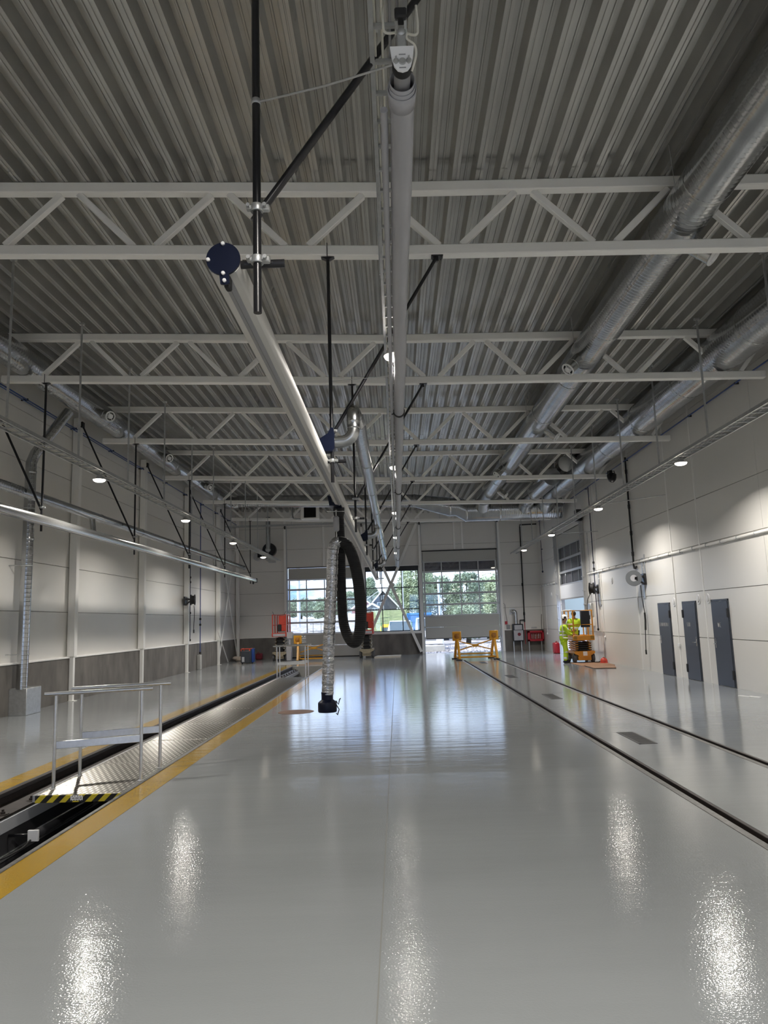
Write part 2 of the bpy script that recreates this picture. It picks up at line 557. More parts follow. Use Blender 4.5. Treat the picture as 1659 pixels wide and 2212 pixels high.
# ------------------------------------------------------------------ floor
fl = MB()
def slab(x0, x1, y0, y1, d=0.35): fl.box(x0, x1, y0, y1, -d, 0)
PX0, PX1, PY1 = -4.74, -3.18, 33.2
slab(XL - .4, PX0, YF - .3, YB + .25)
slab(PX0, PX1, PY1 + .1, YB + .25)
slab(PX1, 2.80, YF - .3, YB + .25)
slab(2.80, 2.99, 33.9, YB + .25)
slab(2.99, 4.27, YF - .3, YB + .25)
slab(4.27, 4.46, 33.9, YB + .25)
slab(4.46, XR + .4, YF - .3, YB + .25)
struct('floor', fl, M['floor'], smooth=False)
pit = MB()
pit.box(PX0 - .1, PX1 + .1, YF - .3, PY1 + .1, -1.75, -1.6)           # pit bottom
pit.box(-4.74, -4.42, YF, PY1, -1.6, -0.32)                           # ledge under the rail
pit.box(PX1, PX1 + .1, YF, PY1, -1.6, -0.35)
struct('trim_1', pit, mat('dark_pit_wall', (0.06, 0.06, 0.065), 0.6), smooth=False)
pe = MB(); pe.box(PX0, PX1, PY1 - .02, PY1 + .1, -1.6, -0.005); struct('trim_12', pe, M['concrete_light'], smooth=False)
gb = MB()
for a, b in ((2.80, 2.99), (4.27, 4.46)):
    gb.box(a - .02, b + .02, YF, 33.95, -0.36, -0.10)
struct('trim_2', gb, M['groove'], smooth=False)
yb = MB(); yb.box(-3.155, -2.86, YF, 34.0, 0.0, 0.0025)
struct('trim_3', yb, M['yellow_floor'], smooth=False)
yb = MB(); yb.box(-5.05, -4.755, YF, 34.0, 0.0, 0.0025)
struct('trim_4', yb, M['yellow_floor'], smooth=False)
eb = MB(); eb.box(-3.205, -3.155, YF, PY1, -0.12, 0.012, .006)
struct('trim_5', eb, M['rail_head'])
jb = MB(); jb.box(-0.165, -0.157, YF, YB, 0.0, 0.0006)
for y in (12.6, 18.4, 24.2):
    jb.box(2.99, 4.27, y, y + .012, 0, .0006)
struct('trim_6', jb, mat('floor_joint', (0.22, 0.22, 0.21), 0.7, spec=0.1), smooth=False)

# ------------------------------------------------------------------ walls
def panels_x(mb, xa, xb, ya, yb, z0, z1, joints, g=0.016):
    """wall slab built of horizontal panels with narrow open joints"""
    zs = [z0] + [j for j in joints if z0 < j < z1] + [z1]
    for a, b in zip(zs[:-1], zs[1:]):
        mb.box(xa, xb, ya, yb, a + (g / 2 if a != z0 else 0), b - (g / 2 if b != z1 else 0))
JZ = [1.15, 2.36, 3.57, 4.78, 5.99, 7.2]
WT = 8.6
wl = MB()
panels_x(wl, XL - .14, XL, YF, YB + .2, 0, WT, JZ)
wj = MB(); wj.box(XL - .2, XL - .03, YF, YB + .2, 0, WT)
struct('panel_joint', wj, M['joint'], struct('wall_left', wl, M['wall'], smooth=False), smooth=False)
pl = MB(); pl.box(XL - .02, XL + .09, YF, YB, 0, 1.13)
struct('baseboard_left', pl, M['concrete'], smooth=False)
cp = MB(); cp.box(XL - .02, XL + .11, YF, YB, 1.13, 1.175, .008)
struct('trim_7', cp, M['steel_white'])

wr = MB()
DY0, DY1, DZ1 = 31.45, 36.55, 5.75       # sectional door in the side wall
for (a, b) in ((YF, DY0), (DY1, YB + .2)):
    segs = [a] + [y for y in (-2.5, 3.0, 9.0, 16.1, 19.52, 21.52, 24.9, 29.5) if a < y < b] + [b]
    for p, q in zip(segs[:-1], segs[1:]):
        panels_x(wr, XR, XR + .14, p + .004, q - .004, 0, WT, JZ)
panels_x(wr, XR, XR + .14, DY0, DY1, DZ1, WT, JZ)
wj = MB()
for (a, b) in ((YF, DY0), (DY1, YB + .2)):
    wj.box(XR + .03, XR + .2, a, b, 0, WT)
wj.box(XR + .03, XR + .2, DY0, DY1, DZ1, WT)
db = MB(); db.box(XR + .16, XR + .3, DY0 - .05, DY1 + .05, 3.20, DZ1); struct('trim_10', db, mat('dark_door_reveal', (0.16, 0.14, 0.16), 0.6), smooth=False)
db = MB(); db.box(1.52, 5.64, YB + .152, YB + .16, 4.52, 5.60); struct('trim_11', db, mat('dark_lintel', (0.13, 0.11, 0.14), 0.6), smooth=False)
struct('panel_joint', wj, M['joint'], struct('wall_right', wr, M['wall'], smooth=False), smooth=False)
vs = MB()
for y in (19.52, 24.9, 29.5, 21.52):
    vs.box(XR - .012, XR + .01, y - .035, y + .035, 0, 7.7 if y > 20 else 7.7, .004)
struct('trim_8', vs, M['steel_white'])

wb = MB(); wj2 = MB()
LX0, LX1, RX0, RX1 = -6.05, -1.95, 1.5, 5.66
WX0, WX1, WZ0, WZ1 = -1.72, 1.26, 1.25, 4.86
YW = YB + .14
def wbp(x0, x1, z0, z1): panels_x(wb, x0, x1, YB, YW, z0, z1, JZ); wj2.box(x0, x1, YB + .03, YB + .2, z0, z1)
wbp(XL - .2, LX0, 0, WT)
wbp(LX0, LX1, 4.95, WT)
wbp(LX1, WX0, 0, WT)
wbp(WX0, WX1, WZ1, WT)
wbp(WX0, WX1, 0, WZ0)
wbp(WX1, RX0, 0, WT)
wbp(RX0, RX1, 5.62, WT)
wb.box(RX0, RX1, YB + .16, YB + .25, 4.50, 5.62)
wbp(RX1, XR + .2, 0, WT)
struct('panel_joint', wj2, M['joint'], struct('wall_back', wb, M['wall'], smooth=False), smooth=False)
pb = MB()
for a, b in ((XL, LX0 - .12), (LX1 + .1, RX0 - .12), (RX1 + .12, XR)):
    pb.box(a, b, YB - .09, YB + .02, 0, 1.13)
struct('baseboard_back', pb, M['concrete'], smooth=False)
cb = MB()
for a, b in ((XL, LX0 - .12), (LX1 + .1, RX0 - .12), (RX1 + .12, XR)):
    cb.box(a, b, YB - .11, YB + .02, 1.13, 1.175, .008)
struct('trim_9', cb, M['steel_white'])
wf = MB()
FO = [(-6.1, -2.0), (1.5, 5.6)]  # unseen glazed openings, added for daylight from behind the camera
for a, b in ((XL - .2, -6.1), (-2.0, 1.5), (5.6, XR + .2)): wf.box(a, b, YF - .2, YF, 0, WT)
for a, b in FO: wf.box(a, b, YF - .2, YF, 0, .7); wf.box(a, b, YF - .2, YF, 5.0, WT)
struct('wall_front', wf, M['wall'], smooth=False)
for k, (a, b) in enumerate(FO):
    t = sroot('window_%d' % (k + 2), (a, YF, .7))
    f = MB()
    for q in range(5):
        x = a + .04 + (b - a - .08) * q / 4; f.box(x - .04, x + .04, YF - .14, YF - .08, .7, 5.0, .004)
    for q in range(6):
        z = .74 + (5.0 - .78) * q / 5; f.box(a, b, YF - .14, YF - .08, z - .04, z + .04, .004)
    f.build('window_frame', M['door_frame'], t)
    for q in range(4):
        x0 = a + .04 + (b - a - .08) * q / 4; x1 = a + .04 + (b - a - .08) * (q + 1) / 4
        g = MB(); g.box(x0, x1, YF - .112, YF - .106, .72, 4.98); g.build('pane', M['glass'], t, smooth=False)
fg = MB(); fg.box(-30, 30, -60, YF - .25, -.3, -.1); struct('ground_front', fg, M['gravel'], smooth=False)

# ------------------------------------------------------------------ roof deck
dk = MB()
per = 0.318
prof = [(0, 0), (.036, 0), (.042, .012), (.054, .012), (.060, 0), (.096, 0), (.138, .17), (.190, .17), (.198, .158), (.216, .158), (.224, .17), (.276, .17)]
xs = []
k = int(math.floor((XL - .3) / per))
while k * per < XR + .2:
    for px, pz in prof: xs.append((k * per + px, pz))
    k += 1
ys = [YF - .2, -1.7, 3.7] + [y - .30 for y in TRUSS_Y] + [YB + .3]
for i in range(len(ys) - 1):
    a, b = ys[i], ys[i + 1] + .12
    dz = 0.004 if i % 2 else 0.010
    vsx = [(x, a, z_top(x) + z + dz) for x, z in xs] + [(x, b, z_top(x) + z + dz) for x, z in xs]
    n = len(xs)
    dk.add(vsx, [(j, j + 1, n + j + 1, n + j) for j in range(n - 1)])
struct('ceiling', dk, M['deck'], smooth=False)

# ------------------------------------------------------------------ steel columns
CY = [14.75, 20.2, 25.7, 31.2, 36.75]
def column(x, y, label):
    t = thing('steel_column', label, 'column', (x, y, 0), 'white columns along the pit side wall')
    b = MB()
    b.box(x - .02, x + .18, y - .10, y + .10, 1.17, 7.75, .01)
    b.build('upper_shaft', M['steel_white'], t)
    b = MB(); b.box(x + .04, x + .15, y - .055, y + .055, 0, 1.19, .006); b.build('lower_shaft', M['steel_white'], t)
    b = MB(); b.box(x + .03, x + .22, y - .10, y + .10, 0, .014, .004); b.build('base_plate', M['steel_white'], t)
    b = MB(); b.box(x + .0, x + .19, y - .14, y + .14, 7.55, 7.78, .01)
    for dy in (-.1, .1):
        b.lathe((x + .19, y + dy, 7.70), (1, 0, 0), [(.014, 0), (.014, .015)], 8)
    b.build('head_plate', M['steel_white'], t)
    return t
for i, y in enumerate(CY):
    column(XL + .05, y, 'white steel column on the pit side wall, %s one beyond the galvanised downpipe' % ORD[i] if i else
           'white steel column on the pit side wall, just before the galvanised downpipe')
t = thing('steel_column', 'white corner column where the pit side wall meets the back wall', 'column', (XL + .14, YB - .2, 0))
b = MB(); b.box(XL + .05, XL + .23, YB - .28, YB - .12, 0, 7.9, .01); b.build('shaft', M['steel_white'], t)
b = MB(); b.box(XL + .03, XL + .26, YB - .3, YB - .1, 0, .014, .004); b.build('base_plate', M['steel_white'], t)

# X bracing flats
def brace(name, segs, label, r, m, cat='brace', gusset=None):
    t = thing(name, label, cat, segs[0][0])
    for p, q in segs:
        b = MB(); b.bar(p, q, r[0], r[1], up=r[2] if len(r) > 2 else (0, 0, 1), c=.004); b.build('bar', m, t)
    if gusset:
        b = MB(); b.box(*gusset, .004); b.build('gusset', m, t)
    return t
XB = XL + .14
brace('cross_bracing', [((XB, 36.75, 0.05), (XB, 41.1, 6.9)), ((XB, 41.1, 0.05), (XB, 36.75, 6.9))],
      'crossed white bracing flats on the pit side wall by the back corner', (.12, .03, (1, 0, 0)), M['steel_white'])
brace('short_strut', [((XB + .08, 36.2, 1.66), (XB + .12, 38.3, 0.03))], 'thin short white strut slanting to the floor before the cross bracing', (.05, .03), M['steel_white'])
yb_ = YB - .16
brace('cross_bracing', [((-2.0, yb_, 0.12), (1.24, yb_, 7.2)), ((1.26, yb_, 0.12), (-1.7, yb_, 7.2))],
      'large white X bracing in front of the middle window', (.15, .12, (0, 1, 0)), M['steel_white'], gusset=(-.36, -.10, yb_ - .07, yb_ + .07, 3.72, 3.92))
for x, lab in ((-1.86, 'white post between the closed door and the middle window'), (1.38, 'white post between the middle window and the raised door'),
               (5.80, 'white post on the black gas pipe side of the raised door'), (-6.17, 'white post beside the closed door, near the corner fan')):
    b = MB(); b.box(x - .06, x + .06, YB - .14, YB + .01, 0, 7.7, .008)
    one('wall_post', b, M['steel_white'], lab, 'post', 'white posts on the back wall')
for x, lab in ((3.33, 'pale upright above the raised door, on its window side'), (3.78, 'pale upright above the raised door, on its gas pipe side'),
               (-4.0, 'pale upright above the closed door, before the black hose')):
    b = MB(); b.box(x - .05, x + .05, YB - .07, YB + .01, 5.7 if x > 0 else 5.0, 7.7, .008)
    one('rail_upright', b, M['steel_white'], lab, 'post', 'uprights above the sectional doors')

# ------------------------------------------------------------------ trusses
def truss(y, label):
    t = thing('roof_truss', label, 'roof truss', (0, y, 6.9), 'white roof trusses')
    def chord(name, zf, x0, x1, h):
        b = MB()
        b.bar((x0, y, zf(x0) - h / 2), (0, y, zf(0) - h / 2), .15, h, c=.012)
        b.bar((0, y, zf(0) - h / 2), (x1, y, zf(x1) - h / 2), .15, h, c=.012)
        b.build(name, M['steel_white'], t)
    chord('top_chord', z_top, -8.78, 7.98, .15)
    chord('bottom_chord', z_bot, -8.2, 7.83, .145)
    bn = [-7.48 + 2.095 * k for k in range(8)]
    tn = [-6.44 + 2.095 * k for k in range(7)]
    segs = []
    for k, x in enumerate(bn):
        for xt, s in ((tn[k - 1] if k > 0 else -8.55, -1), (tn[k] if k < 7 else 7.9, 1)):
            st = .12 if xt < x else -.12
            segs.append(((x + s * .15, y, z_bot(x) + .005), (xt + (st if -8 < xt < 7.5 else 0), y, z_top(xt) - .155)))
    for p, q in segs:
        b = MB(); b.bar(p, q, .09, .09, up=(0, 1, 0), c=.008); b.build('web_member', M['steel_white'], t)
    return t
for i, y in enumerate(TRUSS_Y):
    truss(y, ['white lattice roof truss behind the dark blue disc, the biggest one in view', 'white lattice roof truss, second one into the hall',
              'white lattice roof truss, third one into the hall', 'white lattice roof truss, fourth one into the hall',
              'white lattice roof truss just before the cross duct', 'white lattice roof truss just beyond the cross duct, closest to the back wall'][i])
pur = MB()

# ------------------------------------------------------------------ lamps
LAMPS = []
def lamp(x, y, z, label, group, vis=True):
    t = thing('highbay_lamp', label, 'lamp', (x, y, z), group)
    b = MB(); b.lathe((x, y, z), (0, 0, 1), [(.130, 0), (.132, .008), (.128, .016), (.08, .026), (.055, .08), (.04, .1)], 24)
    b.build('housing', M['lamp_body'], t)
    b = MB(); b.lathe((x, y, z - .022), (0, 0, 1), [(.03, -.030), (.08, -.022), (.115, -.004), (.127, .022)], 24); b.build('lens', M['lens'], t)
    b = MB(); b.tube([(x, y, z + .12), (x, y, z + .20)], .012, 8); b.build('hook', M['galv'], t)
    ld = bpy.data.lights.new('lamp_light', 'AREA')
    ld.shape = 'DISK'; ld.size = 0.23; ld.energy = LAMP_W; ld.color = (1.0, 0.945, 0.87)
    ld.spread = math.radians(LAMP_SPREAD)
    lo = bpy.data.objects.new('lamp_light', ld); COL.objects.link(lo)
    lo.parent = t; lo.location = (0, 0, -.058)
    return t
for row, x, yy, nm in (('pit side', -6.2, [15.3, 21.75, 28.2, 34.65], 'pit side cable ladder'), ('door side', 6.2, [15.7, 22.3, 29.2, 35.6], 'cable ladder by the dark doors'),
                       ('middle', .075, [8.5, 15.0, 21.5, 28.0, 34.5], 'middle cable ladder')):
    for i, y in enumerate(yy):
        lamp(x, y, 5.0 if row != 'middle' else 4.98, 'glowing round lamp under the %s, %s one in view' % (nm, ORD[i]), 'lamps under the ' + nm)
    for y in (8.9, 2.4, -4.0):
        if row == 'middle': y -= 6.7
        if y < -7: continue
        lamp(x, y, 5.0, 'round high-bay lamp overhead near the camera, out of sight', 'lamps overhead near the camera')

# ------------------------------------------------------------------ cable ladders
def ladder(x, y0, y1, z, wd, rung, label, hang_ys, hang_side):
    t = thing('cable_ladder', label, 'cable ladder', (x, y0, z))
    for s in (-1, 1):
        b = MB(); b.box(x + s * wd / 2 - .008, x + s * wd / 2 + .008, y0, y1, z, z + .06); b.box(x + s * wd / 2 - .008 - (.012 if s > 0 else 0), x + s * wd / 2 + .008 + (.012 if s < 0 else 0), y0, y1, z, z + .006)
        b.build('side_rail', M['galv'], t)
    n = int((y1 - y0) / rung)
    rb = MB(); rb.box(x - wd / 2, x + wd / 2, y0 - .012, y0 + .012, z + .012, z + .034)
    first = rb.build('rung', M['galv'], t)
    rest = MB()
    for k in range(1, n):
        if k < 100:
            c = first.copy(); c.location = (0, k * rung, 0); COL.objects.link(c); c.parent = t
        else:
            y = y0 + k * rung
            rest.box(x - wd / 2, x + wd / 2, y - .012, y + .012, z + .012, z + .034)
    if rest.v:
        o = rest.build('rung', M['galv'], t); o['kind'] = 'stuff'
    for i in range(4):
        xx = x - wd / 2 + .03 + i * (wd - .06) / 3.5
        b = MB(); pts = [(xx + .006 * math.sin(y * 1.3 + i), y, z + .045 + .004 * math.sin(y * 2 + i * 2)) for y in [y0 + j * (y1 - y0) / 40 for j in range(41)]]
        b.tube(pts, .008, 6); b.build('cable', M['cable'] if i < 2 else M['grey'], t)
    for y in hang_ys:
        xx = x + hang_side * wd / 2
        b = MB(); b.box(xx - .02, xx + .02, y - .006, y + .006, z, z_top(xx) + .01); b.box(xx - .05, xx + .05, y - .03, y + .03, z_top(xx) - .03, z_top(xx) + .01)
        b.build('hanger', M['galv'], t)
    return t
ladder(-6.12, 2.5, 38.4, 5.10, .30, .30, 'galvanised cable ladder with cables above the pit side lamps', [3.4 + 2.75 * k for k in range(13)], -1)
ladder(6.12, 2.5, 38.4, 5.07, .30, .30, 'galvanised cable ladder above the lamps near the dark doors', [3.4 + 2.75 * k for k in range(13)], 1)
ladder(0.06, 2.4, 40.9, 5.16, .20, .27, 'galvanised cable ladder running above the grey curtain roll', [6.75 + 5.5 * k for k in range(6)], -1)
# ladder along the back wall
t = thing('cable_ladder', 'galvanised cable ladder crossing the hall below the cross duct', 'cable ladder', (0, 38.4, 6.95))
for s in (-1, 1):
    b = MB(); b.box(-8.8, 7.2, 38.4 + s * .14 - .008, 38.4 + s * .14 + .008, 6.95, 7.02); b.build('side_rail', M['galv'], t)
rb = MB(); rb.box(-8.7 - .012, -8.7 + .012, 38.26, 38.54, 6.965, 6.985); first = rb.build('rung', M['galv'], t)
for k in range(1, 53):
    c = first.copy(); c.location = (k * .3, 0, 0); COL.objects.link(c); c.parent = t
for i in range(3):
    b = MB(); b.tube([(x_, 38.35 + i * .05 + .01 * math.sin(x_ * 2 + i), 7.0 + .012 * math.sin(x_ * 3 + i)) for x_ in [-8.7 + j * .4 for j in range(40)]], .014, 6); b.build('cable', M['grey'], t)
for x in (-8.0, -5.4, -2.8, -.2, 2.4, 5.0, 7.0):
    b = MB(); b.box(x - .012, x + .012, 38.53, 38.56, 6.95, z_top(x) + .01); b.build('hanger', M['galv'], t)

# ------------------------------------------------------------------ ducts
def duct(name, label, pts, r, m, bands=(), n=28, cat='duct', band_axis=(0, 1, 0), body='duct_pipe', group=None):
    t = thing(name, label, cat, pts[0], group)
    b = MB(); b.tube(pts, r, n); b.build(body, m, t)
    for p in bands:
        b = MB(); b.lathe(Vector(p) - Vector(band_axis) * .05, band_axis, [(r + .001, 0), (r + .008, .01), (r + .008, .02), (r + .002, .05), (r + .008, .08), (r + .008, .09), (r + .001, .1)], n, caps=False)
        b.build('joint_band', M['duct_plain'], t)
    return t
def arc(c, r, a0, a1, u, v, n=8):
    c = Vector(c); u = Vector(u); v = Vector(v)
    return [c + u * r * math.cos(a0 + (a1 - a0) * i / n) + v * r * math.sin(a0 + (a1 - a0) * i / n) for i in range(n + 1)]

def nozzle(t, p, d, r, ring=True):
    d = Vector(d).normalized(); p = Vector(p)
    b = MB(); b.lathe(p, d, [(r, 0), (r, .16), (r + .008, .165), (r + .008, .185), (r, .19), (r, .34)], 20, caps=False); b.build('outlet_collar', M['duct_plain'], t)
    b = MB()
    q = p + d * .36
    u = d.orthogonal().normalized(); v = d.cross(u)
    b.tube([q + u * r * .95 * math.cos(a) + v * r * .95 * math.sin(a) for a in [2 * PI * i / 20 for i in range(20)]], .018, 8, closed=True)
    b.lathe(q - d * .03, d, [(r * .55, 0), (r * .5, .05), (r * .2, .07)], 16)
    for a in (0, PI / 2, PI, 1.5 * PI):
        b.bar(q + u * r * .95 * math.cos(a) + v * r * .95 * math.sin(a), q + u * r * .4 * math.cos(a) + v * r * .4 * math.sin(a), .02, .012)
    b.build('jet_nozzle', M['white'], t)

# pit side main duct
PDX, PDZ, PDR = -7.72, 7.52, .29
pd = duct('ventilation_duct', 'wide galvanised spiral duct high along the pit side wall', [(PDX, 0, PDZ), (PDX, 33.6, PDZ)] + [tuple(p) for p in arc((PDX + .5, 33.6, PDZ), .5, PI, PI / 2, (1, 0, 0), (0, 1, 0))][1:] , PDR, M['spiral_y'],
          [(PDX, y, PDZ) for y in (12.5, 16.2, 19.2, 22.2, 25.2, 28.2, 31.2)])
for y in (18.6, 23.6, 28.9, 33.0):
    nozzle(pd, (PDX + .24, y, PDZ - .10), (.75, -.55, -.35), .13)
# D1 over the right track
DX, DZ, DR = 4.10, 7.20, .325
d1 = duct('ventilation_duct', 'galvanised spiral duct above the floor track, threaded through the trusses', [(DX, 1.5, DZ), (DX, 33.4, DZ)], DR, M['spiral_y'],
          [(DX, y, DZ) for y in (4.6, 8.7, 10.0, 13.3, 16.2, 19.2, 22.2, 25.2, 28.2)])
for y, s in ((4.5, 1), (9.9, 1), (14.5, -1), (20.2, 1), (25.4, -1), (30.0, 1)):
    nozzle(d1, (DX + s * .25, y, DZ - .22), (s * .62, -.25, -.62), .13)
for y in (8.9, 14.4, 19.9, 25.4):
    b = MB(); b.tube([(DX - .33, y, DZ), (DX - .36, y, z_top(DX) + .1)], .004, 6); b.build('hanging_wire', M['galv'], d1)
# D2 by the right wall
EX, EZ, ER = 7.0, 7.2, .43
duct('ventilation_duct', 'thick galvanised spiral duct high along the wall of dark doors', [(EX, 3, EZ), (EX, 33.4, EZ)], ER, M['spiral_y'],
     [(EX, y, EZ) for y in (10.0, 13.5, 16.9, 20.0, 23.2, 26.2, 29.2, 32.2)])
# D3 short with fan housing
FX, FZ = 6.05, 7.05
d3 = duct('ventilation_duct', 'short galvanised duct stub ending below the grey ball-shaped fan', [(FX, 27.7, FZ), (FX, 33.4, FZ)], .33, M['spiral_y'], [(FX, 31.0, FZ)])
b = MB(); b.box(FX - .38, FX + .3, 28.0, 28.9, FZ + .02, FZ + .42, .03); b.build('damper_box', M['duct_plain'], d3)
b = MB(); b.ball((6.62, 27.4, 7.50), .36, 24, 1, 1, .92); one('roof_fan', b, M['tank'], 'dull grey ball-shaped roof fan between the two ducts', 'fan')
# header across the hall
HY, HZ = 34.2, 6.80
pts = [(-7.3, HY - .0, 7.62), (1.0, HY, 7.36), (2.6, HY, 7.02), (3.0, HY, 7.00), (3.35, HY, HZ), (7.78, HY, HZ)]
t = thing('header_duct', 'big galvanised duct crossing the hall and stepping down towards the door side', 'duct', pts[0])
b = MB(); b.tube(pts, [.28, .30, .44, .44, .50, .50], 32); b.build('duct_pipe', M['spiral_x'], t)
for x, r in ((-4, .285), (-1, .29), (1.0, .305), (2.6, .445), (3.35, .505), (4.9, .505), (6.55, .505)):
    z = 7.62 + (x + 7.3) / 8.3 * -.26 if x < 1.1 else (7.02 if x < 3 else HZ)
    b = MB(); b.lathe((x - .05, HY, z), (1, 0, 0), [(r, 0), (r + .01, .02), (r + .01, .08), (r, .1)], 32, caps=False); b.build('joint_band', M['duct_plain'], t)
for x, zd, rd in ((DX, DZ, DR), (FX, FZ, .33), (EX, EZ, ER)):
    p0 = Vector((x, HY - .85, zd)); p1 = Vector((x, HY + .1, HZ + .05)); L_ = (p1 - p0).length
    b = MB(); b.lathe(p0, p1 - p0, [(rd + .004, 0), (rd + .012, .02), (rd + .012, .3), (.52, L_ * .8), (.52, L_)], 28, caps=False)
    b.build('saddle_piece', M['duct_plain'], t)

# vertical downpipe on the pit side wall
t = thing('downpipe_duct', 'galvanised duct dropping down the pit side wall into a steel floor box', 'duct', (-8.62, 17.25, 0))
b = MB(); b.tube([(-8.62, 17.15, .58), (-8.62, 17.2, 5.55), (-8.62, 17.2, 5.85), (-8.56, 17.26, 6.1), (-8.02, 17.8, 7.28)], .125, 20); b.build('duct_pipe', M['spiral_z'], t)
b = MB(); b.lathe((-8.62, 17.2, 5.6), (0, 0, 1), [(.126, 0), (.134, .02), (.134, .05), (.126, .07)], 20, caps=False); b.lathe((-8.62, 17.19, 4.0), (0, 0, 1), [(.126, 0), (.132, .02), (.132, .05), (.126, .07)], 20, caps=False); b.build('joint_band', M['duct_plain'], t)
for z in (1.36, 3.40, 4.75):
    b = MB(); b.tube([(-8.95, 17.0, z), (-8.62, 17.05, z)], .012, 8)
    b.lathe((-8.62, 17.18, z - .015), (0, 0, 1), [(.127, 0), (.133, .005), (.133, .025), (.127, .03)], 20, caps=False); b.build('wall_bracket', M['galv'], t)
b = MB(); b.box(-8.86, -8.45, 17.05, 17.75, 0, .60, .008); b.build('floor_box', M['galv'], t)

# thin spiral duct of the pit side exhaust system
TX, TZ = -7.62, 4.72
t = thing('exhaust_duct', 'slim shiny spiral duct hanging parallel to the bright pit side exhaust rail', 'duct', (TX, 6, TZ))
b = MB(); b.tube([(TX, 6, TZ), (TX, 37.2, TZ)], .105, 20); b.build('duct_pipe', M['spiral_y'], t)
for y in (9.5, 12.5, 15.2, 18.9, 22, 25, 28, 31, 34, 37.0):
    b = MB(); b.lathe((TX, y, TZ), (0, 1, 0), [(.106, 0), (.113, .015), (.113, .06), (.106, .075)], 20, caps=False); b.build('joint_band', M['duct_plain'], t)
for y in (18.4, 31.0):
    b = MB(); b.tube([(TX, y, TZ)] + [(TX + .02, y, TZ - .2), (TX + .05, y, TZ - .42), (TX + .25, y, TZ - .55), (-7.1, y, TZ - .58)], .07, 16); b.build('branch_pipe', M['duct_plain'], t)

# duct of the middle exhaust system
MX, MZ = -.44, 4.52
t = thing('exhaust_duct', 'bright spiral duct beside the middle exhaust rail', 'duct', (MX, 10, MZ))
b = MB(); b.tube([(MX, 9.75, MZ), (MX, 31.6, MZ)], .10, 20); b.build('duct_pipe', M['spiral_y'], t)
for y in (12.3, 15.1, 17.9, 20.7, 23.5, 26.3, 29.1):
    b = MB(); b.lathe((MX, y, MZ), (0, 1, 0), [(.101, 0), (.108, .015), (.108, .06), (.101, .075)], 20, caps=False); b.build('joint_band', M['duct_plain'], t)
def connector(y, label):
    t = thing('duct_connector', label, 'duct elbow', (-.8, y, 4.2), 'elbows joining the middle rail and duct')
    zc = 4.20
    b = MB()
    b.prism([(-.95, zc + .02), (-.82, zc + .10), (-.79, zc + .17), (-.75, zc + .17), (-.74, zc + .08), (-.74, zc - .10), (-.77, zc - .14), (-.90, zc - .14)], 'y', y - .10, y + .06)
    b.build('hood', M['navy'], t)
    el = [(-.745, y, zc), (-.66, y, zc)] + [tuple(p) for p in arc((-.66, y, zc + .17), .17, -PI / 2, 0, (1, 0, 0), (0, 0, 1), 8)]
    b = MB(); b.tube(el, .082, 20); b.build('elbow', M['duct_plain'], t)
    b = MB(); b.lathe((-.49, y, zc + .17), (0, 0, 1), [(.086, 0), (.09, .01), (.086, .02), (.086, .09), (.09, .10), (.086, .11)], 20); b.build('joint_band', M['duct_plain'], t)
    el2 = [(-.49, y, zc + .27)] + [tuple(p) for p in arc((-.49, y + .14, zc + .30), .14, PI, PI / 2, (0, 1, 0), (0, 0, 1), 8)] + [(-.46, y + .3, zc + .40)]
    b = MB(); b.tube(el2, .088, 20); b.build('upper_elbow', M['duct_plain'], t)
    return t
connector(9.5, 'galvanised double elbow with dark blue hood, the big one beside the black hanger')
connector(20.45, 'small galvanised elbow with dark hood, halfway along the middle rail')
connector(31.4, 'tiny galvanised elbow with dark hood at the end of the middle duct')

# ------------------------------------------------------------------ exhaust rails (beam profiles)
def rail_profile(x, z, s=1.0):
    """open-bottomed aluminium channel, outline in (x, z)"""
    o = [(-.085, -.055), (-.085, .05), (-.06, .085), (.06, .085), (.085, .05), (.085, -.055), (.07, -.075), (.012, -.085), (.008, -.07), (-.008, -.07), (-.012, -.085), (-.07, -.075)]
    return [(x + a * s, z + b * s) for a, b in o]
BX, BZ = -.925, 3.93
t = thing('exhaust_rail', 'long beige aluminium exhaust rail ending in a dark blue disc', 'exhaust rail', (BX, 4, BZ))
b = MB(); b.prism(rail_profile(BX, BZ), 'y', 3.98, 36.3); b.build('rail_profile', M['rail_beige'], t)
b = MB()
for s in (-1, 1): b.prism([(BX + s * .03, BZ - .083), (BX + s * .001, BZ - .095), (BX + s * .001, BZ - .083)], 'y', 4.0, 36.3)
b.build('rubber_lip', M['grey'], t)
b = MB()
poly = [(BX + .098 * math.cos(a), BZ + .098 * math.sin(a)) for a in [2 * PI * i / 32 for i in range(32)]]
b.prism(poly, 'y', 3.965, 3.98)
b.prism([(BX - .02, BZ - .09), (BX + .035, BZ - .09), (BX + .04, BZ - .155), (BX + .02, BZ - .165), (BX - .012, BZ - .16)], 'y', 3.95, 3.964)
b.build('end_plate', M['navy'], t)
b = MB(); b.box(BX + .0, BX + .035, 3.985, 4.05, BZ - .165, BZ - .09, .008); b.build('end_stop', M['black_matt'], t)
for dx, dz in ((-.0, .09), (-.085, -.005), (.005, -.098), (.012, -.142)):
    b = MB(); b.lathe((BX + dx, 3.966 if dz > -.08 else 3.951, BZ + dz), (0, -1, 0), [(.011, 0), (.011, .012), (.006, .016)], 10); b.build('bolt', M['white'], t)
CX, CZ = -7.03, 4.06
t = thing('exhaust_rail', 'bright polished exhaust rail hanging by the pit side wall', 'exhaust rail', (CX, 6, CZ))
b = MB(); b.prism(rail_profile(CX, CZ, 1.05), 'y', 5.0, 37.0); b.build('rail_profile', M['chrome'], t)
b = MB()
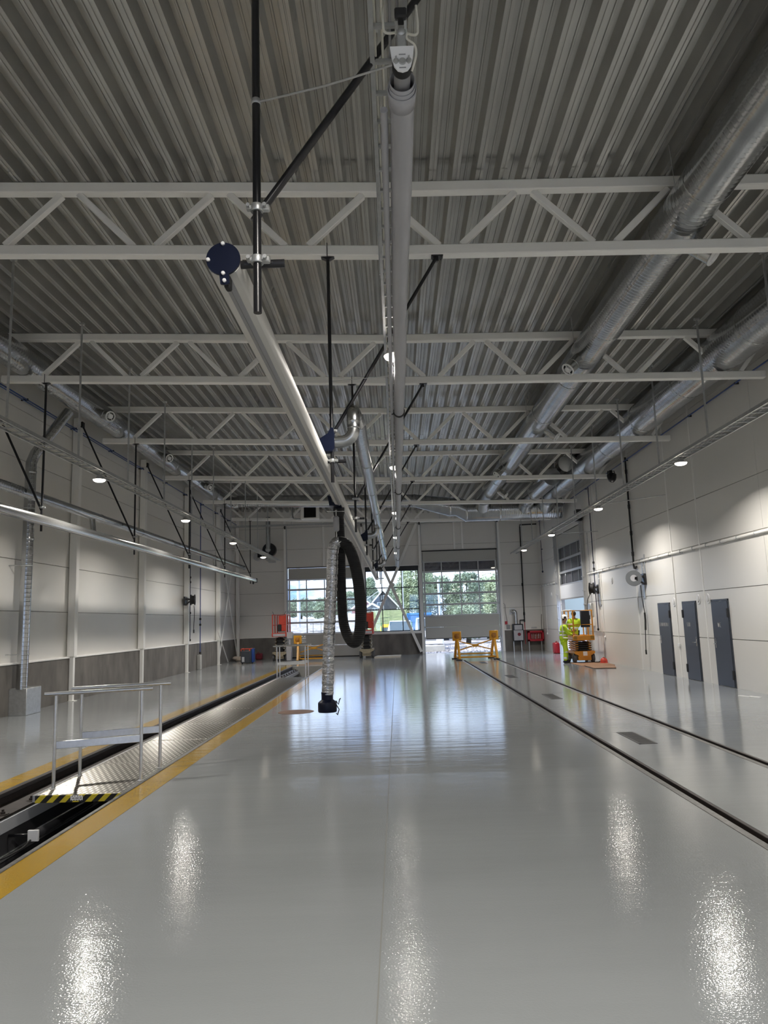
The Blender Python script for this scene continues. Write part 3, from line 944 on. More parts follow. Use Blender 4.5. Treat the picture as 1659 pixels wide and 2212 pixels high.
for s in (-1, 1): b.prism([(CX + s * .03, CZ - .086), (CX + s * .001, CZ - .098), (CX + s * .001, CZ - .086)], 'y', 5.0, 36.9)
b.build('rubber_lip', M['grey'], t)
b = MB(); b.box(CX - .11, CX + .11, 36.98, 37.02, CZ - .11, CZ + .11, .02); b.build('end_plate', M['black'], t)
b = MB(); b.box(CX - .05, CX + .02, 36.5, 36.62, CZ - .2, CZ - .08, .01); b.build('end_stop', M['black_matt'], t)

# black hangers carrying the rails
def clamp(t, x, y, z, d=(0, 0, 1), r=.024):
    b = MB(); b.lathe(Vector((x, y, z)) - Vector(d) * .022, d, [(r + .012, 0), (r + .014, .004), (r + .014, .040), (r + .012, .044)], 16)
    b.box(x + .02, x + .075, y - .02, y + .02, z - .018, z + .018, .006)
    b.box(x - .06, x - .02, y - .025, y + .015, z - .012, z + .014, .005)
    b.lathe((x - .045, y - .03, z), (0, -1, 0), [(.012, 0), (.012, .02)], 8)
    b.lathe((x + .05, y - .03, z), (0, -1, 0), [(.012, 0), (.012, .02)], 8)
    b.build('clamp', M['galv'], t)
def hanger(px, y, zt, zl, zc, brace_top, brace_low, rail_x, label, group, bar_out):
    t = thing('rail_hanger', label, 'hanger', (px, y, zl), group)
    b = MB(); b.tube([(px, y, zl), (px, y, zt)], .024, 14); b.build('pole', M['black'], t)
    b = MB(); b.tube([brace_low, brace_top], .024, 14); b.build('brace', M['black'], t)
    b = MB(); s = 1 if rail_x > px else -1
    b.tube([(px - s * bar_out, y + .05, zc), (rail_x - s * .07, y + .05, zc)], .024, 12); b.build('crossbar', M['black'], t)
    clamp(t, px, y, brace_low[2] + .06); clamp(t, px, y, zc + .0)
    return t
def flange(t, x, y, z):
    b = MB(); b.prism([(x - .09, z - .005), (x + .09, z - .005), (x + .02, z - .04), (x - .02, z - .04)], 'y', y - .04, y + .04)
    b.tube([(x, y - .085, z - .03), (x, y - .085, z + .17)], .006, 6); b.build('flange_plate', M['black'], t)
h = hanger(-.735, 4.0, z_top(-.735) + .005, 3.61, 3.93, (1.35, 4.0, 7.12), (-.76, 4.03, 4.19), BX, 'black tube hanger beside the dark blue disc, running up out of the picture', 'black hangers of the middle rail', .15)
b = MB(); b.tube([(-.735, 4.0, 4.93), (-.3, 3.82, 4.88), (.085, 3.62, 4.83)], .006, 8)
b.lathe((-.735, 4.0, 4.915), (0, 0, 1), [(.026, 0), (.03, .005), (.03, .03), (.026, .035)], 14); b.build('tie_rod', M['galv'], h)
b = MB(); b.box(1.28, 1.42, 3.93, 4.07, 7.1, z_top(1.35) + .01, .01); b.build('flange_plate', M['black'], h)
for i, y in enumerate(TRUSS_Y):
    h = hanger(-.78, y, z_bot(-.78) - .145, 3.66, 3.95, (.70, y, z_bot(.7) - .16), (-.79, y + .05, 4.29), BX,
               'black tube hanger of the middle exhaust rail on the %s truss in view' % ORD[i], 'black hangers of the middle rail', .18)
    flange(h, -.78, y, z_bot(-.78) - .145)
    b = MB(); b.box(.63, .79, y - .06, y + .06, z_bot(.7) - .16, z_bot(.7) - .143, .003); b.box(.69, .73, y - .03, y + .03, z_bot(.7) - .22, z_bot(.7) - .155, .005)
    for a in (-.055, .055):
        for c in (-.045, .045): b.lathe((.71 + a, y + c, z_bot(.7) - .165), (0, 0, -1), [(.009, 0), (.009, .012)], 8)
    b.build('brace_bracket', M['black'], h)
    if i < 3:
        b = MB(); b.tube([(-.78, y, 5.03), (.03, y - .05, 5.06)], .005, 6); b.build('tie_rod', M['galv'], h)
for i, y in enumerate(TRUSS_Y[1:]):
    h = hanger(-7.26, y, z_bot(-7.26) - .145, 3.90, 4.14, (-8.70, CY[i] - .02, 7.60), (-7.27, y, 4.34), CX,
               'black V-shaped hanger of the bright pit side rail, %s one into the hall' % ORD[i], 'black hangers by the pit side wall', .14)
    flange(h, -7.26, y, z_bot(-7.26) - .145)
    b = MB(); b.box(-8.74, -8.66, CY[i] - .08, CY[i] + .06, 7.52, 7.68, .006); b.build('brace_bracket', M['black'], h)

# ------------------------------------------------------------------ hanging exhaust hose
HYY = 12.8
t = thing('exhaust_hose', 'black and silver exhaust hose hanging in a loop from the middle rail', 'exhaust hose', (-1.0, HYY, .37))
b = MB()
b.prism([(-1.13, 4.02), (-1.10, 3.84), (-.90, 3.83), (-.88, 3.90), (-.90, 3.96), (-.93, 3.88), (-1.05, 3.90), (-1.07, 4.0)], 'y', HYY - .25, HYY + .25)
b.build('trolley', M['navy'], t)
b = MB(); b.lathe((-.965, HYY + .12, 3.86), (0, 0, -1), [(.10, 0), (.10, .1), (.085, .16)], 18); b.build('trolley_spigot', M['black_matt'], t)
def smooth(pts, sub=6):
    pts = [Vector(p) for p in pts]; out = []
    P = [pts[0] * 2 - pts[1]] + pts + [pts[-1] * 2 - pts[-2]]
    for i in range(1, len(P) - 2):
        for k in range(sub):
            u = k / sub
            a, b_, c, d = P[i - 1], P[i], P[i + 1], P[i + 2]
            out.append(.5 * ((2 * b_) + (c - a) * u + (2 * a - 5 * b_ + 4 * c - d) * u * u + (3 * b_ - a - 3 * c + d) * u ** 3))
    out.append(pts[-1]); return out
hz = smooth([(-.965, HYY + .13, 3.78), (-.955, HYY + .14, 3.2), (-.955, HYY + .14, 2.5), (-.945, HYY + .13, 2.0), (-.90, HYY + .08, 1.72), (-.80, HYY + .0, 1.53), (-.70, HYY - .05, 1.53),
             (-.635, HYY - .06, 1.75), (-.62, HYY - .06, 2.15), (-.65, HYY - .06, 2.55), (-.71, HYY - .06, 2.88), (-.80, HYY - .06, 3.13), (-.90, HYY - .06, 3.22), (-.99, HYY - .06, 3.225)])
b = MB(); b.tube(hz, [.084 + .014 * min(1, max(0, (i - 20) / 20)) for i in range(len(hz))], 20); b.build('black_hose', M['rubber_hose'], t)
sv = smooth([(-.95, HYY - .07, 3.225), (-1.005, HYY - .07, 3.215), (-1.05, HYY - .07, 3.16), (-1.075, HYY - .07, 3.04), (-1.085, HYY - .07, 2.85), (-1.11, HYY - .07, 2.4), (-1.15, HYY - .07, 1.9), (-1.185, HYY - .07, 1.3), (-1.21, HYY - .07, .75), (-1.215, HYY - .07, .66)], 40)
L_ = [0.0]
for a_, b_ in zip(sv[:-1], sv[1:]): L_.append(L_[-1] + (b_ - a_).length)
rs = [.100 - .006 * (abs(math.cos(PI * l / .092)) ** 10) + .0025 * math.sin(l * 37) for l in L_]
b = MB(); b.tube(sv, rs, 22); b.build('silver_sleeve', M['foil'], t)
nx, ny = -1.22, HYY - .07
b = MB(); b.lathe((nx, ny, .70), (0, 0, -1), [(.10, 0), (.102, .02), (.098, .03), (.098, .12), (.15, .16), (.158, .18), (.158, .31), (.15, .325), (.135, .325), (.13, .2)], 28, caps=False)
b.build('nozzle', M['navy'], t)
b = MB()
b.tube([(nx + .15, ny - .05, .56), (nx + .19, ny - .06, .50), (nx + .21, ny - .06, .58), (nx + .23, ny - .06, .60)], .010, 8)
b.tube([(nx + .15, ny - .05, .50), (nx + .2, ny - .06, .42), (nx + .17, ny - .06, .33), (nx + .15, ny - .05, .36)], .010, 8)
b.build('clamp_pliers', M['black'], t)
b = MB(); b.tube([(-1.0 + .115 * math.cos(a), HYY - .065 + .115 * math.sin(a) * .98, 3.17 + .085 * math.cos(a)) for a in [2 * PI * i / 24 for i in range(24)]], .011, 8, closed=True)
b.build('hose_saddle', M['chrome'], t)
b = MB(); b.box(-1.045, -.945, HYY - .19, HYY - .12, 3.40, 3.67, .025); b.build('balancer', M['grey'], t)
b = MB(); b.tube([(-.995, HYY - .15, 3.67), (-.995, HYY - .15, 3.80)], .008, 8); b.lathe((-.995, HYY - .15, 3.75), (0, 0, 1), [(.012, 0), (.022, .02), (.012, .05)], 10)
b.tube([(-.995, HYY - .15, 3.40), (-.995, HYY - .12, 3.27)], .008, 8); b.tube([(-1.15, HYY - .16, 3.755), (-.84, HYY - .16, 3.745)], .008, 8); b.build('hook', M['chrome'], t)

# ------------------------------------------------------------------ rolled curtain under the middle ladder
QX, QZ = .13, 4.82
t = thing('curtain_roll', 'long grey rolled-up partition curtain under the roof', 'curtain roll', (QX, 3.7, QZ))
b = MB()
ysq = [3.84 + i * .5 for i in range(75)]
ysq = [y for y in ysq if y < 41.2] + [41.2]
b.tube([(QX + .004 * math.sin(y * 1.7), y, QZ + .004 * math.sin(y * 1.1)) for y in ysq], [.070 if y < 10.4 else .067 for y in ysq], 24); b.build('rolled_cloth', M['tarp'], t)
for rr, off, ln in ((.077, .03, .10), (.072, .0, .10), (.083, .06, .13)):
    sp = MB(); n = 26
    vs_ = []; fs_ = []
    for j in range(2):
        for k in range(n):
            a = -2.6 + 5.2 * k / (n - 1) - PI / 2
            r_ = rr - .012 * j * .5
            vs_.append((QX + r_ * math.cos(a), 3.73 + off + (ln if j else 0), QZ + r_ * math.sin(a)))
    for k in range(n - 1): fs_.append((k, k + 1, n + k + 1, n + k))
    sp.add(vs_, fs_)
    o = sp.build('loose_layer', M['tarp'], t)
    md = o.modifiers.new('thick', 'SOLIDIFY'); md.thickness = .004
b = MB(); b.lathe((QX, 3.58, QZ), (0, 1, 0), [(.046, 0), (.046, .4)], 20); b.build('core_tube', M['grey'], t)
b = MB(); b.lathe((QX, 3.585, QZ), (0, 1, 0), [(.050, 0), (.054, .01), (.054, .06), (.050, .075)], 24); b.build('rubber_collar', M['black_matt'], t)
b = MB(); b.tube([(QX - .105, 3.95, QZ - .01), (QX - .105, 41.0, QZ - .0)], .022, 14); b.build('bottom_bar', M['tarp'], t)
for y in (10.36, 17.0, 23.6, 30.2, 36.2):
    b = MB(); b.lathe((QX, y - .06, QZ), (0, 1, 0), [(.069, 0), (.082, .01), (.082, .07), (.069, .12)], 22, caps=False)
    b.box(QX - .12, QX - .06, y - .05, y + .03, QZ - .03, QZ + .03, .01); b.build('support_ring', M['black_matt'], t)
    b = MB(); b.box(QX - .008, QX + .008, y - .03, y + .03, QZ + .08, 5.17); b.build('support_strap', M['galv'], t)
# end bracket / tube motor
t = thing('curtain_bracket', 'white shield-shaped motor bracket holding the end of the curtain roll', 'bracket', (QX, 3.42, 4.85))
b = MB()
pl_ = [(-.075, .115), (.075, .115), (.066, .03), (.052, -.03), (.03, -.062), (0, -.072), (-.03, -.062), (-.052, -.03), (-.066, .03)]
yc, zc = 3.57, 4.80
b.prism([(QX + a * .86, zc + c * .8) for a, c in pl_], 'y', yc - .006, yc + .006); b.build('shield_plate', M['white_bright'], t)
b = MB()
for dx in (-.034, .034): b.lathe((QX + dx, yc - .006, zc + .005), (0, -1, 0), [(.016, 0), (.014, .006), (.006, .012)], 12); b.obox((QX + dx, yc - .014, zc + .005), (1, .0, .4), (0, 1, 0), (0, 0, 1), .005, .006, .02)
b.lathe((QX, yc - .006, zc), (0, -1, 0), [(.02, 0), (.018, .008), (.01, .008)], 16)
b.build('wing_nut', M['galv'], t)
for dz in (.042, -.036):
    b = MB(); b.box(QX - .018, QX + .018, yc - .0075, yc - .0055, zc + dz - .003, zc + dz + .003); b.build('slot', M['grey'], t)
b = MB(); b.box(QX - .026, QX + .026, yc - .004, yc + .012, zc + .07, zc + .20, .006); b.lathe((QX, yc - .004, zc + .175), (0, -1, 0), [(.022, 0), (.022, .008), (.012, .014)], 14); b.build('hanger_strap', M['galv'], t)
b = MB()
for dx in (-.024, .024): b.box(QX + dx - .01, QX + dx + .01, yc, yc + .03, zc + .165, zc + .29, .003)
b.build('channel', M['chrome'], t)
b = MB(); b.box(QX - .033, QX + .033, yc - .02, yc + .05, zc + .26, zc + .32, .008); b.build('channel_cap', M['black_matt'], t)
b = MB(); b.tube(smooth([(QX + .03, yc, zc + .17), (QX + .03, yc - .01, zc + .13), (QX + .068, yc - .012, zc + .09), (QX + .075, yc, zc + .04), (QX + .05, yc + .03, zc - .03)]), .006, 8)
b.build('motor_cable', M['cable'], t)
b = MB(); b.tube(smooth([(QX - .09, 3.66, zc + .46), (QX - .095, 3.63, zc + .31), (QX - .085, 3.63, zc + .235), (QX - .0, 3.65, zc + .25), (QX + .08, 3.65, zc + .23), (QX + .095, 3.66, zc + .29), (QX + .09, 3.66, zc + .42)]), .007, 8)
one('power_cable', b, M['cable'], 'white cable looping beside the white shield bracket up to a box', 'cable')
b = MB(); b.box(.19, .26, 3.36, 3.5, 5.18, 5.36, .01); one('junction_box', b, M['white'], 'small white junction box on the middle cable ladder above the shield bracket', 'junction box')

# ------------------------------------------------------------------ sectional doors
def gdoor(name, x0, x1, rows, z_top_track, label_open):
    """rows: list of (z0, z1, kind); on the back wall"""
    t = sroot(name, (x0, YB, 0))
    yd = YB + .02
    cols = 4
    for z0, z1, kind in rows:
        if kind == 'glass':
            b = MB()
            b.box(x0, x1, yd, yd + .05, z0, z0 + .055, .004); b.box(x0, x1, yd, yd + .05, z1 - .05, z1, .004)
            for k in range(cols + 1):
                xx = x0 + (x1 - x0) * k / cols; hw = .045 if k in (0, cols) else .03
                xx = min(max(xx, x0 + hw), x1 - hw)
                b.box(xx - hw, xx + hw, yd, yd + .05, z0 + .05, z1 - .045, .004)
            b.build('glazed_frame', M['door_frame'], t)
            for k in range(cols):
                a = x0 + (x1 - x0) * k / cols; c = x0 + (x1 - x0) * (k + 1) / cols
                g = MB(); g.box(a + .02, c - .02, yd + .02, yd + .026, z0 + .04, z1 - .04); g.build('pane', M['glass'], t, smooth=False)
        else:
            b = MB(); b.box(x0, x1, yd, yd + .05, z0 + .004, z1 - .004, .006); b.build('door_panel', M['door_grey'], t)
        b = MB()
        for xx in (x0 - .01, x1 + .01): b.box(xx - .05, xx + .05, yd - .04, yd + .01, z0 - .03, z0 + .06, .008)
        b.build('hinge', M['galv'], t)
    b = MB()
    for xx in (x0 - .09, x1 + .09):
        b.box(xx - .035, xx + .035, YB - .10, YB + .0, 0, z_top_track, .006)
        b.box(xx - .02, xx + .02, YB - .13, YB - .09, 0, z_top_track)
    b.build('track', M['door_frame'], t)
    b = MB(); b.box(x0 - .1, x1 + .1, yd - .01, yd + .04, rows[-1][0] - .03, rows[-1][0] + .01); b.build('bottom_seal', M['black_matt'], t)
    b = MB(); b.box(x0 - .1, x1 + .1, YB - .05, YB + .02, rows[0][1], rows[0][1] + .05, .006); b.build('top_seal', M['win_frame'], t)
    return t
gdoor('door_1', LX0 + .04, LX1 - .04, [(4.28, 4.92, 'p'), (3.72, 4.28, 'glass'), (3.11, 3.72, 'glass'), (2.50, 3.11, 'glass'), (1.90, 2.50, 'glass'), (1.28, 1.90, 'glass'), (.64, 1.28, 'p'), (0.03, .64, 'p')], 7.3, None)
gdoor('door_2', RX0 + .03, RX1 - .03, [(5.05, 5.62, 'p'), (4.48, 5.05, 'glass'), (3.86, 4.48, 'glass'), (3.25, 3.86, 'glass'), (2.65, 3.25, 'glass'), (2.03, 2.65, 'glass'), (1.42, 2.03, 'p'), (.80, 1.42, 'p')], 7.3, None)
for nm, x0, x1, lab in (('a', LX0, LX1, 'dark spring shaft above the closed door'), ('b', RX0, RX1, 'dark spring shaft above the raised door')):
    t = thing('spring_shaft', lab, 'door shaft', ((x0 + x1) / 2, YB - .15, 7.2))
    b = MB(); b.tube([(x0 - .2, YB - .16, 7.22), (x1 + .2, YB - .16, 7.22)], .018, 10); b.build('shaft', M['galv'], t)
    for xx in (x0 - .1, x1 + .1):
        b = MB(); b.lathe((xx - .04, YB - .16, 7.22), (1, 0, 0), [(.09, 0), (.09, .08)], 16); b.build('cable_drum', M['black'], t)
# middle window
t = sroot('window_1', (0, YB, 0))
b = MB()
yw = YB + .05
for x in (WX0 + .025, -.80, .31, WX1 - .025): b.box(x - .025, x + .025, yw, yw + .06, WZ0, WZ1 - .26, .004)
for z in (WZ0 + .03, 2.47, 3.67): b.box(WX0, WX1, yw, yw + .06, z - .025, z + .025, .004)
b.box(WX0, WX1, yw - .02, yw + .06, WZ1 - .27, WZ1, .004)
b.build('window_frame', M['win_frame'], t)
xs_ = [WX0, -.80, .31, WX1]; zs_ = [WZ0, 2.47, 3.67, WZ1 - .26]
for i in range(3):
    for j in range(3):
        g = MB(); g.box(xs_[i] + .02, xs_[i + 1] - .02, yw + .03, yw + .036, zs_[j] + .02, zs_[j + 1] - .02); g.build('pane', M['glass'], t, smooth=False)
b = MB(); b.box(WX0 - .05, WX1 + .05, YB - .13, YB + .05, WZ0 - .07, WZ0 + .005, .01); b.box(WX0 - .05, WX1 + .05, YB - .04, YB + .05, WZ1, WZ1 + .05, .01); b.build('window_sill', M['steel_white'], t)

# sectional door in the side wall (partly raised)
t = sroot('door_3', (XR, DY0, 0))
rows = [(5.12, 5.72, 'p'), (4.49, 5.12, 'g'), (3.88, 4.49, 'g'), (3.27, 3.88, 'g'), (2.63, 3.27, 'w')]
xd = XR + .02
for z0, z1, kind in rows:
    if kind == 'g':
        b = MB(); b.box(xd, xd + .05, DY0, DY1, z0, z0 + .055, .004); b.box(xd, xd + .05, DY0, DY1, z1 - .05, z1, .004)
        for k in range(5):
            yy = DY0 + (DY1 - DY0) * k / 4; hw = .045 if k in (0, 4) else .022
            yy = min(max(yy, DY0 + hw), DY1 - hw)
            b.box(xd, xd + .05, yy - hw, yy + hw, z0 + .05, z1 - .045, .004)
        b.build('glazed_frame', M['door_frame'], t)
        for k in range(4):
            a = DY0 + (DY1 - DY0) * k / 4; c = DY0 + (DY1 - DY0) * (k + 1) / 4
            g = MB(); g.box(xd + .02, xd + .026, a + .02, c - .02, z0 + .04, z1 - .04); g.build('pane', M['glass'], t, smooth=False)
    else:
        b = MB(); b.box(xd, xd + .05, DY0, DY1, z0 + .004, z1 - .004, .006); b.build('door_panel', M['door_grey'] if kind == 'p' else M['door_white'], t)
b = MB(); b.box(xd - .01, xd + .05, DY0, DY1, 2.58, 2.64); b.build('bottom_seal', M['grey'], t)
b = MB()
for yy in (DY0 - .1, DY1 + .1):
    b.box(XR - .12, XR, yy - .05, yy + .05, 0, 6.2, .006)
    b.box(XR - .17, XR - .10, yy - .025, yy + .025, 0, 6.2)
    for k in range(10): b.box(XR - .19, XR - .08, yy - .07, yy + .07, .5 + k * .58, .56 + k * .58, .005)
b.build('track', M['door_frame'], t)
t = thing('door_motor', 'spring shaft with dark motor and drums over the side wall door', 'door motor', (XR - .2, 34, 6.0))
b = MB(); b.tube([(XR - .2, DY0 - .3, 6.0), (XR - .2, DY1 + .3, 6.0)], .02, 10); b.build('shaft', M['galv'], t)
for yy in (DY0 + .1, DY1 - .1):
    b = MB(); b.lathe((XR - .2, yy - .06, 6.0), (0, 1, 0), [(.11, 0), (.11, .12)], 16); b.build('cable_drum', M['black'], t)
b = MB(); b.box(XR - .34, XR - .08, DY0 - .45, DY0 - .12, 5.75, 6.25, .03); b.build('motor', M['black'], t)
b = MB(); b.tube([(XR - .2, yy, 6.0 + .06 * math.sin(yy * 9)) for yy in [33 + .1 * k for k in range(25)]], .05, 8); b.build('spring', M['grey'], t)

# dark personnel doors
def pdoor(n, y0, y1, hinge_far, strokes):
    t = sroot('door_%d' % n, (XR, y0, 0))
    b = MB(); b.box(XR - .018, XR + .05, y0 - .05, y0, 0, 2.12, .004); b.box(XR - .018, XR + .05, y1, y1 + .05, 0, 2.12, .004); b.box(XR - .018, XR + .05, y0 - .05, y1 + .05, 2.07, 2.12, .004)
    b.build('door_frame', M['door_dark'], t)
    b = MB(); b.box(XR - .03, XR + .02, y0, y1, .008, 2.07, .004)
    leaf = b.build('door_leaf', M['door_dark'], t)
    hy = y1 if hinge_far else y0
    b = MB()
    for z in (.3, 1.78): b.box(XR - .05, XR - .01, hy - .04, hy + .04, z - .11, z + .11, .006)
    b.build('hinge', M['black_matt'], t)
    ky = y0 + .08 if hinge_far else y1 - .08
    d = 1 if hinge_far else -1
    b = MB(); b.box(XR - .04, XR - .028, ky - .02, ky + .02, .92, 1.16, .003); b.tube([(XR - .035, ky, 1.02), (XR - .09, ky, 1.02), (XR - .09, ky + d * .13, 1.02)], .009, 8); b.build('handle', M['chrome'], t)
    b = MB()
    for (ya, za, yb2, zb) in strokes: b.bar((XR - .032, ya, za), (XR - .032, yb2, zb), .003, .012, up=(1, 0, 0))
    b.build('lettering', M['print_white'], t)
    return t
def glyphs(yc, zc, n, wd, ht):
    """unreadably small lettering: upright and slanted strokes"""
    st = []
    rnd = random.Random(n * 3 + 1)
    for k in range(n):
        y = yc + wd / 2 - (k + .5) * wd / n; s = wd / n * .34
        st.append((y + s, zc - ht / 2, y + s, zc + ht / 2))
        typ = rnd.randrange(4)
        if typ == 0: st += [(y + s, zc + ht / 2, y - s, zc + ht / 2), (y + s, zc - ht / 2, y - s, zc - ht / 2), (y + s, zc, y - s * .6, zc)]
        elif typ == 1: st += [(y - s, zc - ht / 2, y - s, zc + ht / 2), (y + s, zc, y - s, zc)]
        elif typ == 2: st += [(y + s, zc + ht / 2, y - s, zc + ht / 4), (y - s, zc + ht / 4, y + s, zc), (y + s, zc, y - s, zc - ht / 2)]
        else: st += [(y + s, zc + ht / 2, y - s, zc + ht / 2), (y - s, zc + ht / 2, y - s, zc - ht / 2), (y - s, zc - ht / 2, y + s, zc - ht / 2)]
    return st
pdoor(4, 22.05, 22.98, False, glyphs(22.55, 1.48, 9, .72, .10))
pdoor(5, 20.14, 21.02, True, glyphs(20.66, 1.49, 3, .24, .10))
def wc(yc, zc):
    h = .055
    st = []
    y = yc + .085
    st += [(y + .035, zc + h, y + .018, zc - h), (y + .018, zc - h, y, zc + h * .6), (y, zc + h * .6, y - .018, zc - h), (y - .018, zc - h, y - .035, zc + h)]
    y = yc - .03
    st += [(y - .03, zc + h, y + .02, zc + h), (y + .02, zc + h, y + .035, zc + h * .5), (y + .035, zc + h * .5, y + .035, zc - h * .5), (y + .035, zc - h * .5, y + .02, zc - h), (y + .02, zc - h, y - .03, zc - h)]
    return st
pdoor(6, 18.18, 19.08, False, wc(18.67, 1.49))
for y, z, lab in ((21.67, 2.12, 'round white vent beside the dark door with long lettering'), (19.91, 2.15, 'round white vent beside the middle dark door'), (19.30, 2.15, 'round white vent beside the dark door marked with two letters'), (27.7, 3.06, 'round white vent high on the wall beside the black hose reel shadow'), (38.6, 2.9, 'round white vent beyond the side wall door')):
    t = thing('wall_vent', lab, 'vent', (XR, y, z), 'round white wall vents')
    b = MB(); b.lathe((XR, y, z), (-1, 0, 0), [(.13, 0), (.13, .012), (.12, .02), (.085, .02)], 24, caps=False); b.build('vent_ring', M['white'], t)
    b = MB(); b.lathe((XR, y, z), (-1, 0, 0), [(.075, 0), (.075, .03), (.05, .036)], 20); b.build('vent_disc', M['white'], t)

# ------------------------------------------------------------------ pipes on the side wall
t = thing('conduit', 'white conduit with clips running along the wall above the dark doors', 'conduit', (XR - .04, 9, 3.5))
b = MB(); b.tube([(XR - .05, 9, 3.50), (XR - .05, 30.9, 3.50)], .032, 12); b.build('conduit_pipe', M['steel_white'], t)
for k in range(25):
    b = MB(); b.box(XR - .09, XR, 9.4 + k * .87 - .012, 9.4 + k * .87 + .012, 3.45, 3.545, .003); b.build('clip', M['galv'], t)
b = MB(); b.tube([(XR - .04, 17.9, 3.5), (XR - .04, 18.25, 3.5)], .04, 12); b.build('coupling', M['white'], t)
t = thing('conduit', 'white conduit beyond the side wall door, turning down in the corner', 'conduit', (XR - .04, 37, 3.4))
b = MB(); b.tube([(XR - .04, 36.95, 3.46), (XR - .04, 41.2, 3.46), (XR - .04, 41.32, 3.4), (XR - .04, 41.33, 1.2)], .032, 12); b.build('conduit_pipe', M['steel_white'], t)
for k in range(6):
    b = MB(); b.box(XR - .085, XR, 37.2 + k * .7 - .012, 37.2 + k * .7 + .012, 3.41, 3.505, .003); b.build('clip', M['galv'], t)
t = thing('vent_pipe', 'black pipe with sockets dropping down the wall to the hose reel', 'pipe', (XR - .06, 24.85, 3.3))
b = MB(); b.tube([(XR - .06, 24.85, 7.1), (XR - .06, 24.85, 3.42), (XR - .06, 24.80, 3.32), (XR - .06, 24.66, 3.30), (XR - .06, 24.58, 3.36)], .03, 12); b.build('pipe', M['black_matt'], t)
for z in (6.6, 5.4, 4.5, 3.8):
    b = MB(); b.tube([(XR - .06, 24.85, z - .07), (XR - .06, 24.85, z + .07)], .042, 12); b.build('socket', M['black_matt'], t)
t = thing('air_pipe', 'blue compressed air pipe under the thick duct on the dark door side', 'pipe', (XR - .06, 14, 7.1))
b = MB(); b.tube([(XR - .08, 10, 6.98), (XR - .08, 40.6, 6.98)], .018, 10); b.build('pipe', M['blue_pipe'], t)
for k in range(11):
    b = MB(); b.box(XR - .10, XR, 11 + k * 2.75 - .012, 11 + k * 2.75 + .012, 6.95, 7.0, .004); b.build('bracket', M['black_matt'], t)
t = thing('air_drop', 'dark blue air drop pipe with valves beside the side wall door', 'pipe', (XR - .06, 29.85, 1.2))
b = MB(); b.tube([(XR - .06, 29.85, 6.98), (XR - .06, 29.85, 1.25)], .018, 10); b.build('pipe', M['dark_pipe'], t)
for z in (3.9, 3.65, 1.25):
    b = MB(); b.lathe((XR - .06, 29.85, z - .05), (0, 0, 1), [(.02, 0), (.04, .02), (.04, .08), (.02, .1)], 12); b.build('valve', M['black_matt'], t)
b = MB(); b.tube([(XR - .08, 40.15, 6.98), (XR - .08, 40.15, 4.25)], .016, 10); b.lathe((XR - .08, 40.15, 4.15), (0, 0, 1), [(.02, 0), (.045, .03), (.045, .1), (.02, .12)], 12)
b.box(XR - .1, XR + .002, 40.13, 40.17, 5.4, 5.44)
one('air_drop', b, M['dark_pipe'], 'short dark pipe hanging in the corner beyond the side wall door', 'pipe')
def drop_conduit(x, y, z0, z1, lab, box=True):
    t = thing('socket_outlet', lab, 'socket', (x, y, z0), 'sockets with conduits on the dark door wall')
    b = MB(); b.tube([(x - .012, y, z0), (x - .012, y, z1)], .01, 8); b.build('conduit_pipe', M['steel_white'], t)
    b = MB(); b.box(x - .05, x, y - .06, y + .06, z0 - .09, z0, .01); b.build('outlet_box', M['white'], t)
drop_conduit(XR, 21.50, .95, 3.5, 'white socket with thin conduit between the two far dark doors')
drop_conduit(XR, 29.1, 1.0, 3.5, 'small socket with thin conduit above the red helmet')
drop_conduit(XR, 40.2, .95, 3.4, 'white socket with thin conduit in the corner above the red box')
b = MB(); b.box(XR - .03, XR, 24.05, 24.17, 2.3, 3.6, .004); b.box(XR - .03, XR, 23.85, 23.92, 2.9, 3.7, .004); one('cable_duct', b, M['galv'], 'short galvanised cable duct behind the grey hose reel', 'cable duct')
b = MB(); b.box(XR - .05, XR, 29.3, 29.42, 2.2, 3.5, .004); one('cable_duct', b, M['galv'], 'short galvanised cable duct behind the black hose reel', 'cable duct')
t = thing('door_control', 'small grey door control box with conduit by the side wall door', 'control box', (XR, 30.6, 1.4))
b = MB(); b.box(XR - .12, XR, 30.45, 30.75, 1.38, 1.72, .015); b.build('box', M['white'], t)
b = MB(); b.tube([(XR - .04, 30.6, 1.7), (XR - .04, 30.6, 5.2)], .015, 8); b.build('conduit_pipe', M['galv'], t)
b = MB(); b.box(XR - .14, XR, 30.55, 30.95, 1.78, 2.3, .02); one('control_cabinet', b, M['galv'], 'grey steel cabinet above the small door control box', 'cabinet')

